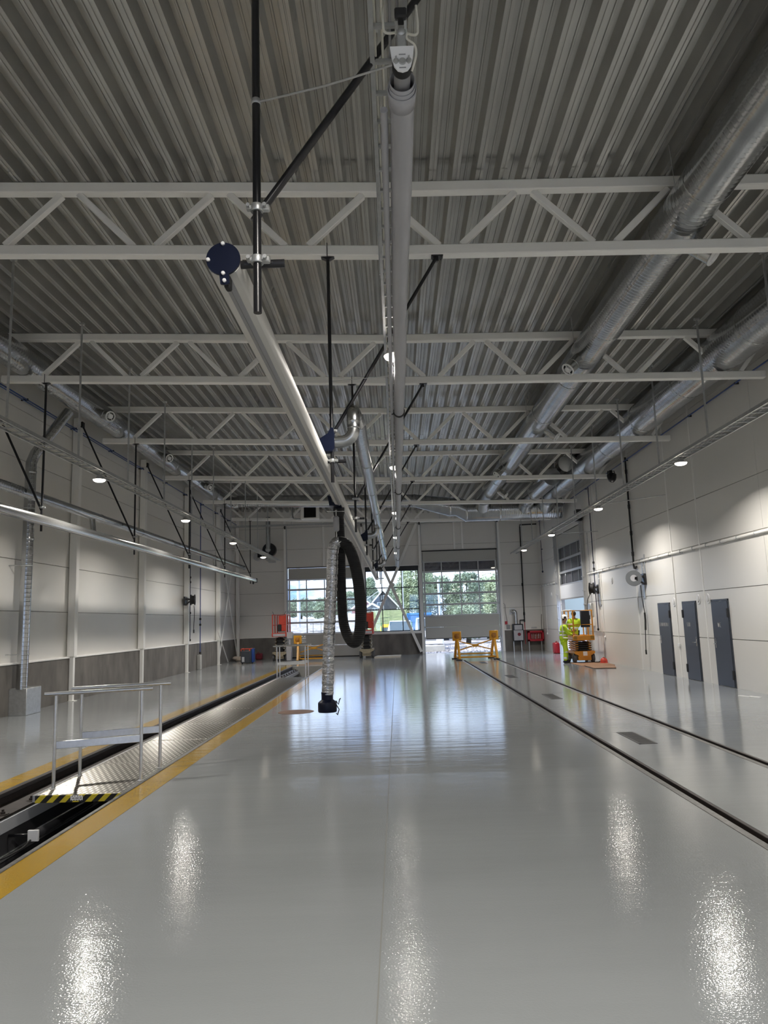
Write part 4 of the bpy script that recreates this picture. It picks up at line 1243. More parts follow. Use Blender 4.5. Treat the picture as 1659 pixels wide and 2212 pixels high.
def reel(x, y, z, r, axis, m_disc, m_arm, label, hose_pts, wall_dx):
    t = thing('hose_reel', label, 'hose reel', (x, y, z))
    a = Vector(axis).normalized()
    b = MB(); b.lathe(Vector((x, y, z)) - a * .09, a, [(r, 0), (r, .03), (r * .8, .035), (r * .8, .145), (r, .15), (r, .18)], 32); b.build('drum', m_disc, t)
    b = MB(); b.lathe(Vector((x, y, z)) - a * .095, a, [(r * .42, 0), (r * .42, .19)], 24); b.build('hub', M['tarp'] if m_disc is not M['black_matt'] else M['black'], t)
    b = MB(); b.bar((x, y - .11, z), (x + wall_dx, y - .11, z + .06), .03, .07); b.bar((x, y - .11, z), (x + wall_dx * .8, y - .11, z - .2), .03, .06); b.bar((x, y + .11, z), (x + wall_dx, y + .11, z + .06), .03, .07)
    b.box(min(x + wall_dx * .8, x + wall_dx), max(x + wall_dx * .8, x + wall_dx), y - .16, y + .16, z - .22, z + .14, .01); b.build('arm', m_arm, t)
    b = MB(); b.tube(smooth(hose_pts), .014, 8); b.build('hose', M['black_matt'], t)
    b = MB(); b.tube([hose_pts[-1], Vector(hose_pts[-1]) + Vector((0, 0, -.14))], .026, 10); b.build('hose_end', M['black_matt'], t)
    return t
reel(XR - .36, 24.0, 2.95, .25, (0.35, 1, 0), M['reel_grey'], M['black'], 'large grey hose reel with black arm hanging a hose above the doors', [(XR - .16, 24.0, 2.72), (XR - .15, 24.0, 2.3), (XR - .10, 24.0, 1.8), (XR - .12, 24.0, 1.4), (XR - .15, 24.0, .9), (XR - .16, 24.0, .68)], .35)
b = MB(); b.tube([(XR - .105, 24.0, 1.85), (XR - .1, 24.0, 1.6), (XR - .12, 24.0, 1.3)], .03, 10); one('spray_gun', b, M['black_matt'], 'black hose handle hanging below the grey reel', 'hose handle')
reel(XR - .28, 29.55, 2.86, .23, (1, -.45, 0), M['black_matt'], M['black'], 'black hose reel with its hose hanging beside the side wall door', [(XR - .34, 29.6, 2.64), (XR - .46, 29.6, 2.4), (XR - .5, 29.58, 2.0), (XR - .44, 29.56, 1.8)], .27)
reel(XL + .46, 30.95, 2.98, .22, (1, .15, 0), M['black_matt'], M['black'], 'black hose reel on the pit side wall between the blue drop pipes', [(XL + .5, 30.95, 2.75), (XL + .52, 30.95, 2.4), (XL + .5, 30.95, 1.9), (XL + .5, 30.95, 1.75)], -.36)
# pit side wall pipes
t = thing('air_pipe', 'blue air pipe high along the pit side wall under the wide duct', 'pipe', (XL + .15, 8, 7.45))
b = MB(); b.tube([(XL + .15, 8, 7.45), (XL + .15, 40.9, 7.42)], .018, 10); b.tube([(XL + .15, 8, 7.40), (XL + .15, 25.0, 7.37)], .014, 10); b.build('pipe', M['blue_pipe'], t)
for k in range(12):
    b = MB(); b.box(XL + .0, XL + .175, 9.0 + k * 2.75 - .012, 9.0 + k * 2.75 + .012, 7.42, 7.475, .004); b.build('bracket', M['black_matt'], t)
for y, z0, zs3, lab in ((31.45, 1.32, (3.95, 3.75, 2.45), 'dark air drop pipe with valves at the column by the black reel'), (33.1, .72, (2.2, 1.95), 'blue air drop pipe reaching down to the concrete plinth')):
    t = thing('air_drop', lab, 'pipe', (XL + .2, y, z0))
    b = MB(); b.tube([(XL + .2, y, 7.43), (XL + .2, y, z0)], .019, 10); b.build('pipe', M['dark_pipe'] if y < 32 else M['blue_pipe'], t)
    for z in zs3 + (z0,):
        b = MB(); b.lathe((XL + .2, y, z - .05), (0, 0, 1), [(.02, 0), (.045, .025), (.045, .075), (.02, .1)], 12); b.build('valve', M['black_matt'], t)
b = MB(); b.box(XL + .1, XL + .24, 32.95, 33.25, 0, .64, .01); one('pipe_boxing', b, M['concrete_light'], 'pale upright boxing on the concrete plinth below the blue drop pipe', 'boxing')
b = MB(); b.tube([(XL + .15, 31.4, 5.05), (-6.2, 31.4, 5.1)], .014, 8); one('cross_conduit', b, M['galv'], 'thin level conduit from the pit side wall out to the cable ladder', 'conduit')
b = MB(); b.tube([(XR - .02, 21.55, 5.24), (6.25, 22.2, 5.12)], .014, 8); one('cross_conduit', b, M['galv'], 'thin level conduit from the dark door wall to the cable ladder', 'conduit')
b = MB(); b.tube([(XR - .02, 29.0, 5.06), (6.25, 29.6, 5.1)], .014, 8); one('cross_conduit', b, M['galv'], 'thin level conduit crossing before the side wall door', 'conduit')

# ------------------------------------------------------------------ back wall equipment
t = thing('blower_fan', 'black round exhaust blower mounted high in the back corner', 'fan', (-7.0, YB - .4, 5.9))
b = MB(); b.lathe((-6.95, YB - .75, 5.95), (0, 1, 0), [(.36, 0), (.38, .05), (.38, .35), (.36, .4)], 28); b.build('housing', M['black'], t)
b = MB(); b.prism([(-7.6, 5.55), (-6.95, 5.57), (-6.95, 5.95), (-7.6, 5.78)], 'y', YB - .7, YB - .45); b.build('outlet', M['black'], t)
b = MB(); b.tube([(-6.97, YB - .85, 5.95), (-6.97, YB - .85, 6.15), (-6.97, YB - .85, 7.75)], .13, 18); b.build('intake_pipe', M['duct_plain'], t)
b = MB(); b.lathe((-7.0, YB - .76, 5.95), (0, -1, 0), [(.15, 0), (.13, .12)], 18); b.build('motor', M['galv'], t)
b = MB(); b.box(-7.15, -6.75, YB - .6, YB, 5.36, 5.50, .02); b.build('console', M['galv'], t)
b = MB(); b.lathe((-7.68, YB, 5.62), (0, -1, 0), [(.24, 0), (.24, .12), (.20, .2)], 20); one('wall_outlet', b, M['tank'], 'round grey wall outlet below the cable beside the blower', 'outlet')
b = MB(); b.box(-7.1, -6.7, YB - .04, YB, 4.78 + .5, 4.92 + .5, .01)
one('wall_box', b, M['galv'], 'small grey box with two holes below the blower', 'box')
t = thing('fan_heater', 'dark louvred fan heater hanging under the roof before the back wall', 'heater', (-4.15, 36.4, 7.0))
b = MB(); b.box(-4.62, -4.46, 36.3, 36.75, 7.0, 7.62, .02); b.box(-3.86, -3.72, 36.3, 36.75, 7.0, 7.62, .02); b.box(-4.6, -3.74, 36.42, 36.75, 7.02, 7.6); b.box(-4.62, -3.72, 36.3, 36.75, 6.97, 7.05, .02); b.build('case', M['steel_white'], t)
b = MB(); b.box(-4.47, -3.85, 36.405, 36.418, 7.04, 7.62); b.build('louvre_back', M['black_matt'], t)
b = MB()
for k in range(9): b.obox((-4.16, 36.36, 7.09 + k * .06), (1, 0, 0), (0, 1, .7), (0, -.7, 1), .30, .035, .004)
b.build('louvre', M['black_matt'], t)
b = MB(); b.tube(smooth([(-4.62, 36.6, 7.02), (-4.9, 36.6, 7.05), (-5.05, 36.6, 7.16), (-5.07, 36.6, 7.9)]), .04, 10); b.build('heating_pipe', M['duct_plain'], t)
for x in (-4.5, -3.85):
    b = MB(); b.tube([(x, 36.5, 7.6), (x, 36.5, z_top(x) + .05)], .006, 6); b.build('hanging_rod', M['galv'], t)
t = thing('loudspeaker', 'black horn loudspeaker at the end of a truss by the side wall', 'loudspeaker', (7.70, 25.8, 6.55))
b = MB(); b.lathe((7.70, 25.7, 6.64), (-.15, -.6, -1), [(.17, 0), (.175, .04), (.13, .2), (.08, .26), (.03, .26)], 8); b.build('horn', M['black'], t)
b = MB(); b.tube([(7.56, 25.75, 6.58), (7.60, 25.8, 6.82), (7.82, 25.8, 6.82), (7.86, 25.75, 6.58)], .018, 8); b.build('yoke', M['black'], t)
b = MB(); b.box(7.66, 7.76, 25.78, 26.0, 6.74, 6.86, .01); b.build('mounting_bracket', M['black'], t)
b = MB(); b.lathe((7.66, 25.56, 6.42), (-.15, -.6, -.9), [(.035, 0), (.03, .02)], 12); b.build('driver', M['tank'], t)
# gas pipe
t = thing('gas_pipe', 'long black pipe down the back wall beside the raised door', 'pipe', (6.95, YB - .08, 1.3))
b = MB(); b.tube([(7.95, YB - .1, 6.95), (7.03, YB - .1, 6.93), (7.03, YB - .1, 6.8), (6.99, YB - .1, 1.55)], .035, 12); b.tube([(6.99, YB - .1, 1.66), (6.74, YB - .1, 1.66), (6.74, YB - .1, 1.45)], .03, 12); b.build('pipe', M['black_matt'], t)
for z in (5.5, 3.6, 2.0):
    b = MB(); b.tube([(6.99, YB - .1, z - .08), (6.99, YB - .1, z + .08)], .052, 12); b.build('socket', M['black_matt'], t)
b = MB(); b.tube([(6.99, YB - .1, 1.56), (6.98, YB - .1, .35)], .02, 10); one('red_pipe', b, M['red_box'], 'thin red pipe dropping from the black gas pipe', 'pipe')
t = thing('boiler', 'grey wall unit with black frame and round gauge under the silver flue', 'boiler', (6.56, YB - .25, .5))
b = MB(); b.box(6.27, 6.85, YB - .42, YB - .1, .53, 1.46, .03); b.build('case', M['black'], t)
b = MB(); b.box(6.31, 6.82, YB - .45, YB - .41, .57, 1.12, .02); b.box(6.36, 6.78, YB - .45, YB - .41, 1.14, 1.40, .02); b.build('front_cover', M['tarp'], t)
b = MB(); b.lathe((6.60, YB - .45, .90), (0, -1, 0), [(.09, 0), (.09, .02), (.05, .03)], 20); b.build('gauge', M['maroon'], t)
for x in (6.30, 6.72):
    b = MB(); b.box(x - .02, x + .02, YB - .30, YB - .24, 0, .55); b.build('leg', M['galv'], t)
b = MB(); b.tube([(6.48, YB - .25, 1.44), (6.48, YB - .25, 2.0)] + [tuple(p) for p in arc((6.38, YB - .25, 2.05), .10, 0, PI / 2, (1, 0, 0), (0, 0, 1), 6)] + [(6.34, YB - .12, 2.16), (6.34, YB, 2.16)], .105, 18); b.build('flue', M['duct_plain'], t)
b = MB(); b.box(6.2, 6.52, YB - .012, YB, 1.98, 2.32, .003); b.build('wall_plate', M['galv'], t)
t = thing('manifold_cabinet', 'dark red open cabinet with brass valves on legs in the corner', 'cabinet', (7.5, YB - .2, .5))
b = MB(); b.box(7.08, 7.95, YB - .16, YB - .1, .5, 1.06); b.box(7.08, 7.2, YB - .36, YB - .1, .5, 1.06, .01); b.box(7.86, 7.95, YB - .36, YB - .1, .5, 1.06, .01); b.box(7.08, 7.95, YB - .36, YB - .1, .96, 1.06, .01); b.box(7.08, 7.95, YB - .36, YB - .1, .5, .60, .01); b.build('case', M['red_box'], t)
for k in range(6):
    b = MB(); b.lathe((7.32 + k * .09, YB - .22, .62), (0, 0, 1), [(.022, 0), (.03, .05), (.018, .1), (.03, .16), (.018, .24), (.022, .28)], 10); b.build('valve', M['tan_machine'] if k % 2 else M['chrome'], t)
for x in (7.14, 7.82):
    b = MB(); b.box(x - .02, x + .02, YB - .28, YB - .22, 0, .52); b.build('leg', M['galv'], t)
t = thing('door_controls', 'cluster of small red and grey control boxes beside the raised door', 'control box', (6.0, YB - .1, 1.2))
b = MB(); b.box(5.92, 6.05, YB - .1, YB, 1.45, 1.62, .01); b.build('red_switch', M['red_box'], t)
b = MB(); b.box(6.0, 6.18, YB - .1, YB, 1.18, 1.42, .01); b.build('grey_switch', M['grey'], t)
b = MB(); b.tube(smooth([(5.66, YB - .08, 2.62), (5.95, YB - .08, 2.55), (5.98, YB - .08, 2.1), (6.05, YB - .08, 1.6)]), .012, 8); b.build('cable', M['grey'], t)
b = MB(); b.box(7.35, 7.65, YB - .05, YB, 1.19, 1.27, .01); one('wall_plate', b, M['tank'], 'small grey plate on the wall above the dark red cabinet', 'plate')
b = MB(); b.tube(smooth([(XR - .06, 41.3, 1.95), (XR - .1, 41.25, 1.5), (XR - .12, 41.2, .9), (XR - .1, 41.25, .5)]), .014, 8); one('hanging_cable', b, M['black_matt'], 'dark cable hanging in the corner from the white conduit', 'cable')

# ------------------------------------------------------------------ floor tracks, pit rail, walkway
def track_rail(x0, x1, label):
    t = thing('track_rail', label, 'rail', (x0, YF, 0))
    b = MB(); b.box(x0 + .005, x0 + .09, YF, 33.9, -.12, -.002, .008); b.build('rail_head', M['rail_head'], t)
    b = MB(); b.box(x1 - .045, x1 - .002, YF, 33.9, -.11, .002, .004); b.build('guard_edge', M['rail_steel'], t)
track_rail(2.80, 2.99, 'steel rail set in the floor, the one towards the hall middle')
track_rail(4.27, 4.46, 'steel rail set in the floor, the one towards the dark doors')
t = thing('pit_rail', 'dark brown steel rail with bolts along the pit edge', 'rail', (-4.68, 0, -.17))
b = MB(); b.prism([(-4.735, 0.004), (-4.665, 0.004), (-4.655, -.035), (-4.68, -.05), (-4.68, -.12), (-4.50, -.15), (-4.42, -.155), (-4.42, -.18), (-4.735, -.18)], 'y', YF, 33.1); b.build('rail', M['rail_steel'], t)
b = MB(); b.box(-4.735, -4.40, YF, 33.1, -.325, -.185, .006); b.build('sole_beam', M['door_white'], t)
fb = MB(); y = 6.0; x = -4.48
fb.lathe((x, y, -.155), (0, 0, 1), [(.045, 0), (.045, .012), (.026, .014), (.026, .035), (.014, .037), (.014, .06)], 12)
fb.box(x - .05, x + .05, y - .05, y + .05, -.16, -.145, .003)
first = fb.build('rail_bolt', M['rail_steel'], t)
for k in range(1, 42):
    c = first.copy(); c.location = (0, k * .65, 0); COL.objects.link(c); c.parent = t
# chequer plates
def chequer(y0, y1, label, first=False):
    t = thing('walkway_plate', label, 'walkway plate', (-3.7, y0, 0), 'chequer plates over the pit')
    b = MB()
    nx_, ny_ = 26, int((y1 - y0) / .039)
    sy_ = (y1 - y0 - .008) / ny_
    vs_ = [(-4.22 + i * 1.005 / nx_, y0 + .004 + j * sy_, .004 + (.006 if (i + j) % 2 == 0 and 0 < i < nx_ and 0 < j < ny_ else 0)) for j in range(ny_ + 1) for i in range(nx_ + 1)]
    b.add(vs_, [(j * (nx_ + 1) + i, j * (nx_ + 1) + i + 1, (j + 1) * (nx_ + 1) + i + 1, (j + 1) * (nx_ + 1) + i) for j in range(ny_) for i in range(nx_)])
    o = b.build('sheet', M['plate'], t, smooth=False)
    md = o.modifiers.new('thick', 'SOLIDIFY'); md.thickness = .012; md.offset = -1
    b = MB(); b.box(-4.24, -4.20, y0, y1, -.07, .006); b.box(-3.23, -3.21, y0, y1, -.07, .002); b.build('edge_strip', M['alu'], t)
    b = MB()
    b.lathe((-4.10, y0 + .5, .005), (0, 0, 1), [(.035, 0), (.035, .001)], 14); b.build('grip_hole', M['groove'], t)
    return t
yy = 8.78; k = 0; lens = [1.9, 2.0, 2.0, 2.4, 2.4, 2.4, 2.4, 2.2]
while k < 8:
    o = chequer(yy, yy + lens[k], 'chequer plate with the striped edge over the pit, under the first handrails' if k == 0 else 'chequer plate over the pit, %s one behind the striped edge' % ORD[k])
    if k == 0:
        b = MB(); b.box(-4.20, -3.215, 8.755, 8.779, -.075, .005, .002); b.build('striped_edge', M['hazard'], o)
        b = MB(); b.box(-3.79, -3.65, 8.748, 8.756, -.058, -.002, .002); b.build('sign_plate', M['white'], o)
        b = MB()
        for xx in [-3.765 + .012 * q for q in range(9)]:
            if int((xx + 4) * 100) % 5: b.box(xx, xx + .007, 8.7465, 8.7485, -.036, -.024)
        for q in range(5):
            b.box(-3.785 + q * .03, -3.770 + q * .03, 8.7465, 8.7485, -.056, -.049); b.box(-3.775 + q * .03, -3.760 + q * .03, 8.7465, 8.7485, -.011, -.004)
        b.build('sign_print', M['black_matt'], o)
    yy += lens[k]; k += 1
PLATE_END = yy
# beam under plates inside the pit
b = MB(); b.lathe((-4.12, 8.60, -.38), (0, 1, 0), [(.05, 0), (.055, .02), (.055, 1.5), (.05, 1.52)], 16)
t = thing('pit_lamp', 'tube lamp with white bracket on the pit wall', 'lamp', (-4.12, 8.5, -.38))
b.build('tube_body', mat('smoky_tube', (.05, .05, .055), .15), t)
b = MB(); b.box(-4.18, -4.06, 8.57, 8.60, -.44, -.32, .004); b.build('bracket', M['white'], t)
b = MB(); b.box(-4.41, -4.12, 8.60, 8.63, -.395, -.365, .004); b.build('arm', M['black'], t)
b = MB(); b.tube(smooth([(-4.14, 8.56, -.42), (-4.17, 8.4, -.47), (-4.28, 8.1, -.5), (-4.40, 7.6, -.44)]), .010, 8); b.build('lamp_cable', M['black_matt'], t)
b = MB(); b.box(-4.425, -4.40, 4.0, 33.0, -.62, -.56, .004); one('pit_cable_tray', b, M['galv'], 'grey cable channel along the pit wall under the tube lamp', 'cable channel')

# hand rails across the pit
def handrail(ya, yb, xa, xb, ztop, label):
    t = thing('handrail', label, 'handrail', ((xa + xb) / 2, (ya + yb) / 2, 0), 'aluminium handrails over the pit')
    dx = .0
    for x, y in ((xa, ya), (xb, yb)):
        b = MB(); b.tube([(x, y, .0), (x, y, ztop)], .021, 14); b.build('post', M['alu'], t)
        b = MB(); b.lathe((x, y, .0), (0, 0, 1), [(.04, 0), (.04, .012), (.024, .02)], 14); b.build('foot', M['alu'], t)
    d = (Vector((xb, yb, 0)) - Vector((xa, ya, 0))).normalized()
    b = MB(); b.tube([Vector((xa, ya, ztop + .02)) - d * .13, Vector((xb, yb, ztop + .02)) + d * .13], .024, 14); b.build('top_rail', M['alu'], t)
    b = MB(); b.bar(Vector((xa, ya, .51)), Vector((xb, yb, .51)), .02, .09, c=.005); b.build('knee_rail', M['alu'], t)
handrail(9.08, 9.44, -4.14, -3.225, 1.09, 'aluminium handrail across the pit at the striped edge')
handrail(9.84, 10.22, -4.15, -3.235, 1.09, 'aluminium handrail across the pit, just behind the striped edge one')
handrail(25.7, 26.1, -4.16, -3.24, 1.09, 'thin aluminium handrail across the far end of the chequer plates')
handrail(26.3, 26.9, -4.16, -3.24, 1.09, 'thin aluminium handrail across the pit just beyond the plates')

# drain grates, cover, boards
def grate(x0, x1, y0, y1, label):
    t = thing('drain_grate', label, 'drain grate', ((x0 + x1) / 2, y0, 0), 'drain grates between the floor rails')
    b = MB(); b.box(x0, x1, y0, y0 + .03, 0, .004); b.box(x0, x1, y1 - .03, y1, 0, .004); b.box(x0, x0 + .03, y0, y1, 0, .004); b.box(x1 - .03, x1, y0, y1, 0, .004); b.build('frame', M['grate'], t)
    b = MB(); b.box(x0 + .03, x1 - .03, y0 + .03, y1 - .03, 0, .0015); b.build('drain_opening', M['groove'], t)
    b = MB()
    n = int((y1 - y0) / .06)
    for k in range(n): b.box(x0 + .03, x1 - .03, y0 + .04 + k * .06, y0 + .07 + k * .06, .0, .0035)
    b.build('slats', M['grate'], t)
for (a, lab) in ((10.97, 'black drain grate between the floor rails, the largest in view'), (17.07, 'black drain grate between the floor rails, second from the largest'), (23.3, 'black drain grate between the floor rails, third from the largest'), (31.0, 'small black drain grate before the yellow buffer stop')):
    grate(3.38, 3.64, a, a + 1.12, lab)
b = MB(); b.lathe((-2.22, 16.15, 0), (0, 0, 1), [(.38, 0), (.38, .004), (.36, .005)], 36); one('manhole_cover', b, M['manhole'], 'brown round cover on the floor beside the silver hose', 'cover')
b = MB(); b.prism([(6.62, 28.9), (6.62, 27.4), (7.85, 27.6), (7.9, 29.6), (6.7, 29.8)], 'z', 0, .012); one('floor_board', b, M['board'], 'brown hardboard sheet under the orange scissor lift', 'board')
b = MB(); b.prism([(6.72, 27.55), (6.68, 26.05), (7.42, 25.95), (7.72, 27.2)], 'z', .013, .024); one('floor_board', b, M['board'], 'brown hardboard sheet lying in front of the orange lift', 'board')
b = MB(); b.prism([(-1.25, 38.6), (-1.1, 40.2), (.15, 40.2), (.1, 38.9)], 'z', 0, .05); one('floor_board', b, M['board_pale'], 'pale plywood board on the floor under the middle window', 'board')
b = MB(); b.prism([(7.42, 16.35), (7.55, 16.1), (7.62, 16.15), (7.5, 16.4)], 'z', 0, .012); b.prism([(7.3, 16.55), (7.42, 16.3), (7.46, 16.33), (7.36, 16.6)], 'z', 0, .01); one('paper_scrap', b, M['white'], 'white scraps lying on the floor by the wall', 'scrap')
# small things by the walls
t = thing('welding_machine', 'dark welding machine with red handle frame by the corner', 'machine', (-7.45, 36.8, 0))
b = MB(); b.box(-7.68, -7.22, 36.55, 37.2, .05, .62, .02); b.build('case', M['welder'], t)
b = MB()
for x in (-7.66, -7.24): b.tube([(x, 36.55, .62), (x, 36.55, .72), (x, 37.2, .72), (x, 37.2, .62)], .02, 8)
b.tube([(-7.66, 36.55, .72), (-7.24, 36.55, .72)], .02, 8); b.build('handle', M['red'], t)
b = MB(); b.box(-7.62, -7.50, 36.54, 36.552, .10, .34); b.build('front_plate', M['tarp'], t)
for x in (-7.7, -7.2):
    b = MB(); b.lathe((x - .03, 37.05, .09), (1, 0, 0), [(.09, 0), (.09, .06)], 16); b.build('wheel', M['tyre'], t)
b = MB(); b.box(-7.22, -7.12, 36.9, 37.3, .05, .72, .02); one('gas_bottle_case', b, M['blue_pipe'], 'dark blue case standing against the welding machine', 'case')
b = MB(); b.box(-7.72, -7.36, 40.5, 40.9, 0, .34, .06); b.tube([(-7.64, 40.5, .3), (-7.55, 40.47, .42), (-7.45, 40.5, .3)], .02, 8); one('tool_bag', b, M['maroon'], 'dark red tool bag on the floor at the back wall', 'bag')
b = MB()
rr = random.Random(3)
for k in range(7): b.ball((-8.45 + rr.uniform(-.3, .3), 39.9 + rr.uniform(-.35, .35), .08 + rr.uniform(0, .08)), rr.uniform(.1, .2), 10, 1.3, 1.2, .7)
one('dust_sheet', b, M['beige_cloth'], 'crumpled beige dust sheet on the floor in the corner', 'cloth')
t = thing('fuel_can', 'red box standing by the wall beyond the side wall door', 'box', (7.82, 37.3, 0))
b = MB(); b.box(7.66, 7.98, 37.05, 37.55, 0, .52, .04); b.build('body', M['red_box'], t)
b = MB(); b.tube([(7.82, 37.15, .52), (7.82, 37.15, .57), (7.82, 37.45, .57), (7.82, 37.45, .52)], .02, 8); b.build('handle', M['red_box'], t)
t = thing('safety_helmet', 'red safety helmet lying on the floor against the wall', 'helmet', (7.8, 28.85, 0))
b = MB(); b.lathe((7.8, 28.85, .012), (0, 0, 1), [(.135, 0), (.14, .03), (.13, .1), (.095, .16), (.04, .19), (.005, .195)], 24); b.build('shell', M['red'], t)
b = MB(); b.lathe((7.79, 28.80, .012), (0, 0, 1), [(.16, 0), (.16, .008), (.13, .012)], 24); b.build('brim', M['red'], t)
b = MB(); b.box(7.785, 7.815, 28.76, 28.94, .185, .22, .01); b.build('ridge', M['red'], t)
b = MB(); b.tube(smooth([(7.55, 29.3, .02), (7.65, 29.0, .03), (7.72, 29.2, .02), (7.8, 29.5, .02), (7.9, 29.3, .02)]), .014, 8); one('floor_cable', b, M['black_matt'], 'black cable on the floor between lift and wall', 'cable')

# ------------------------------------------------------------------ yellow buffer stops
def buffer(xa, xb, y, label):
    t = thing('buffer_stop', label, 'buffer stop', ((xa + xb) / 2, y, 0), 'yellow rail buffer stops')
    for x in (xa, xb):
        b = MB(); b.box(x - .20, x + .20, y - .08, y + .02, .85, 1.27, .02); b.build('buffer_plate', M['yellow'], t)
        b = MB(); b.lathe((x, y - .08, 1.05), (0, -1, 0), [(.12, 0), (.12, .015), (.06, .03), (.06, .06), (.03, .07)], 20)
        for a in (PI / 4, .75 * PI, 1.25 * PI, 1.75 * PI): b.lathe((x + .12 * math.cos(a), y - .08, 1.06 + .12 * math.sin(a)), (0, -1, 0), [(.02, 0), (.02, .02)], 8)
        b.build('buffer_hub', M['amber_shadow'], t)
        b = MB(); b.bar((x + .02, y - .02, .9), (x + .05, y - .55, .02), .18, .10, up=(1, 0, 0), c=.01); b.build('front_leg', M['yellow'], t)
        b = MB(); b.bar((x - .02, y + .0, .9), (x - .06, y + .9, .02), .18, .10, up=(1, 0, 0), c=.01); b.build('rear_leg', M['yellow'], t)
        b = MB(); b.box(x - .12, x + .16, y - .65, y - .42, 0, .04, .01); b.box(x - .2, x + .1, y + .75, y + 1.0, 0, .04, .01); b.build('foot_plate', M['rail_steel'], t)
        b = MB(); b.bar((x, y - .45, .10), (x, y + .8, .10), .07, .07, c=.01); b.build('ground_beam', M['yellow'], t)
    xm = (xa + xb) / 2
    for s, e in (((xa + .1, y, .82), (xb - .1, y + .1, .42)), ((xa + .1, y + .1, .42), (xb - .1, y, .86))):
        b = MB(); b.bar(s, e, .05, .07, up=(0, 1, 0), c=.008); b.build('cross_brace', M['yellow'], t)
    b = MB(); b.box(xm - .14, xm + .14, y - .01, y + .1, .56, .68, .01); b.build('gusset', M['yellow'], t)
    b = MB(); b.bar((xa, y + .4, .24), (xb, y + .4, .24), .05, .06, c=.008); b.bar((xa, y - .3, .12), (xb, y - .3, .12), .06, .07, c=.008); b.build('tie_bar', M['yellow'], t)
    return t
buffer(2.68, 4.36, 34.3, 'yellow buffer stop on the floor rails before the raised door')
bf = buffer(-5.05, -3.42, 37.8, 'yellow buffer stop at the pit end, half hidden by the silver hose')
b = MB()
for k in range(4): b.lathe((-4.86, 37.8, .92 + k * .1), (1, 0, 0), [(.025, 0), (.025, .22)], 10)
b.build('stud', M['chrome'], bf)

# ------------------------------------------------------------------ scissor lifts
def lift(x0, x1, y0, ln, paint, chassis, label, group, zp=.86, cage=2.03, panel=None, rails=None):
    """compact scissor lift seen from its short end"""
    xm = (x0 + x1) / 2
    t = thing('scissor_lift', label, 'scissor lift', (xm, y0, 0), group)
    for x in (x0 + .06, x1 - .06):
        for y in (y0 + .25, y0 + ln - .25):
            b = MB(); b.lathe((x - .06, y, .18), (1, 0, 0), [(.15, 0), (.18, .015), (.18, .105), (.15, .12)], 20); o = b.build('wheel', M['tyre'], t)
    b = MB(); b.prism([(x0 + .02, .37), (x0 + .02, .45), (x1 - .02, .45), (x1 - .02, .37), (x1 - .16, .30), (x1 - .2, .22), (x0 + .2, .22), (x0 + .16, .30)], 'y', y0, y0 + ln)
    b.box(x0 + .16, x1 - .16, y0 + .05, y0 + ln - .05, .10, .26, .01); b.build('chassis', chassis, t)
    nb = 4
    for k in range(nb):
        za, zb = .46 + k * (zp - .52) / nb, .46 + (k + 1) * (zp - .52) / nb
        for x in (x0 + .14, x1 - .14):
            b = MB(); b.bar((x, y0 + .15, za + .02), (x, y0 + ln - .15, zb), .05, .06, c=.004); b.bar((x + (.05 if x < xm else -.05), y0 + .15, zb), (x + (.05 if x < xm else -.05), y0 + ln - .15, za + .02), .04, .05, c=.004)
            b.build('scissor_arm', chassis, t)
        b = MB(); b.tube([(x0 + .1, y0 + .16, za + .03), (x1 - .1, y0 + .16, za + .03)], .02, 10); b.tube([(x0 + .1, y0 + ln - .16, zb), (x1 - .1, y0 + ln - .16, zb)], .02, 10); b.build('cross_pin', M['black_matt'], t)
    b = MB(); b.box(x0 + .24, x1 - .24, y0 + .25, y0 + ln - .25, .44, zp - .08, .02); b.build('hydraulic_unit', M['black_matt'], t)
    b = MB(); b.box(x0 + .02, x1 - .02, y0, y0 + ln, zp, zp + .05); b.box(x0, x1, y0 - .02, y0 + .02, zp, zp + .19, .01); b.box(x0, x1, y0 + ln - .02, y0 + ln + .02, zp, zp + .19, .01)
    b.box(x0, x0 + .03, y0, y0 + ln, zp, zp + .19, .01); b.box(x1 - .03, x1, y0, y0 + ln, zp, zp + .19, .01); b.build('platform', paint, t)
    for (x, y) in ((x0 + .04, y0 + .02), (x1 - .04, y0 + .02), (x0 + .04, y0 + ln - .02), (x1 - .04, y0 + ln - .02), (x0 + .04, y0 + ln / 2), (x1 - .04, y0 + ln / 2)):
        b = MB(); b.box(x - .025, x + .025, y - .02, y + .02, zp + .15, cage, .006); b.build('cage_post', paint, t)
    for z in (cage - .02, zp + .6):
        b = MB()
        b.tube([(x0 + .04, y0 + .02, z), (x1 - .04, y0 + .02, z), (x1 - .04, y0 + ln - .02, z), (x0 + .04, y0 + ln - .02, z)], .02, 10, closed=True)
        b.build('cage_rail', rails or paint, t)
    return t
yl = lift(6.78, 7.60, 29.2, 1.5, M['orange'], M['orange'], 'orange scissor lift on brown boards in front of the side wall door', 'scissor lifts')
b = MB(); b.box(6.80, 6.92, 29.17, 29.182, .90, 1.04); b.box(7.44, 7.58, 29.17, 29.182, .90, 1.04); b.build('warning_stripe', M['hazard_small'], yl)
b = MB(); b.box(7.13, 7.48, 29.24, 29.36, 1.36, 2.0, .02); b.build('control_panel', M['cloth_dark'], yl)
b = MB(); b.box(7.12, 7.28, 29.185, 29.198, .28, .44); b.build('number_plate', M['white'], yl)
b = MB(); b.tube([(6.82, 29.22, 2.03), (6.50, 29.3, 2.03), (6.42, 29.35, 2.0), (6.42, 29.35, .98)], .018, 10); b.tube([(6.42, 29.35, 1.5), (6.82, 29.3, 1.5)], .015, 8); b.tube([(6.42, 29.35, .98), (6.8, 29.3, .95)], .018, 8); b.build('gate', M['tarp_edge'], yl)
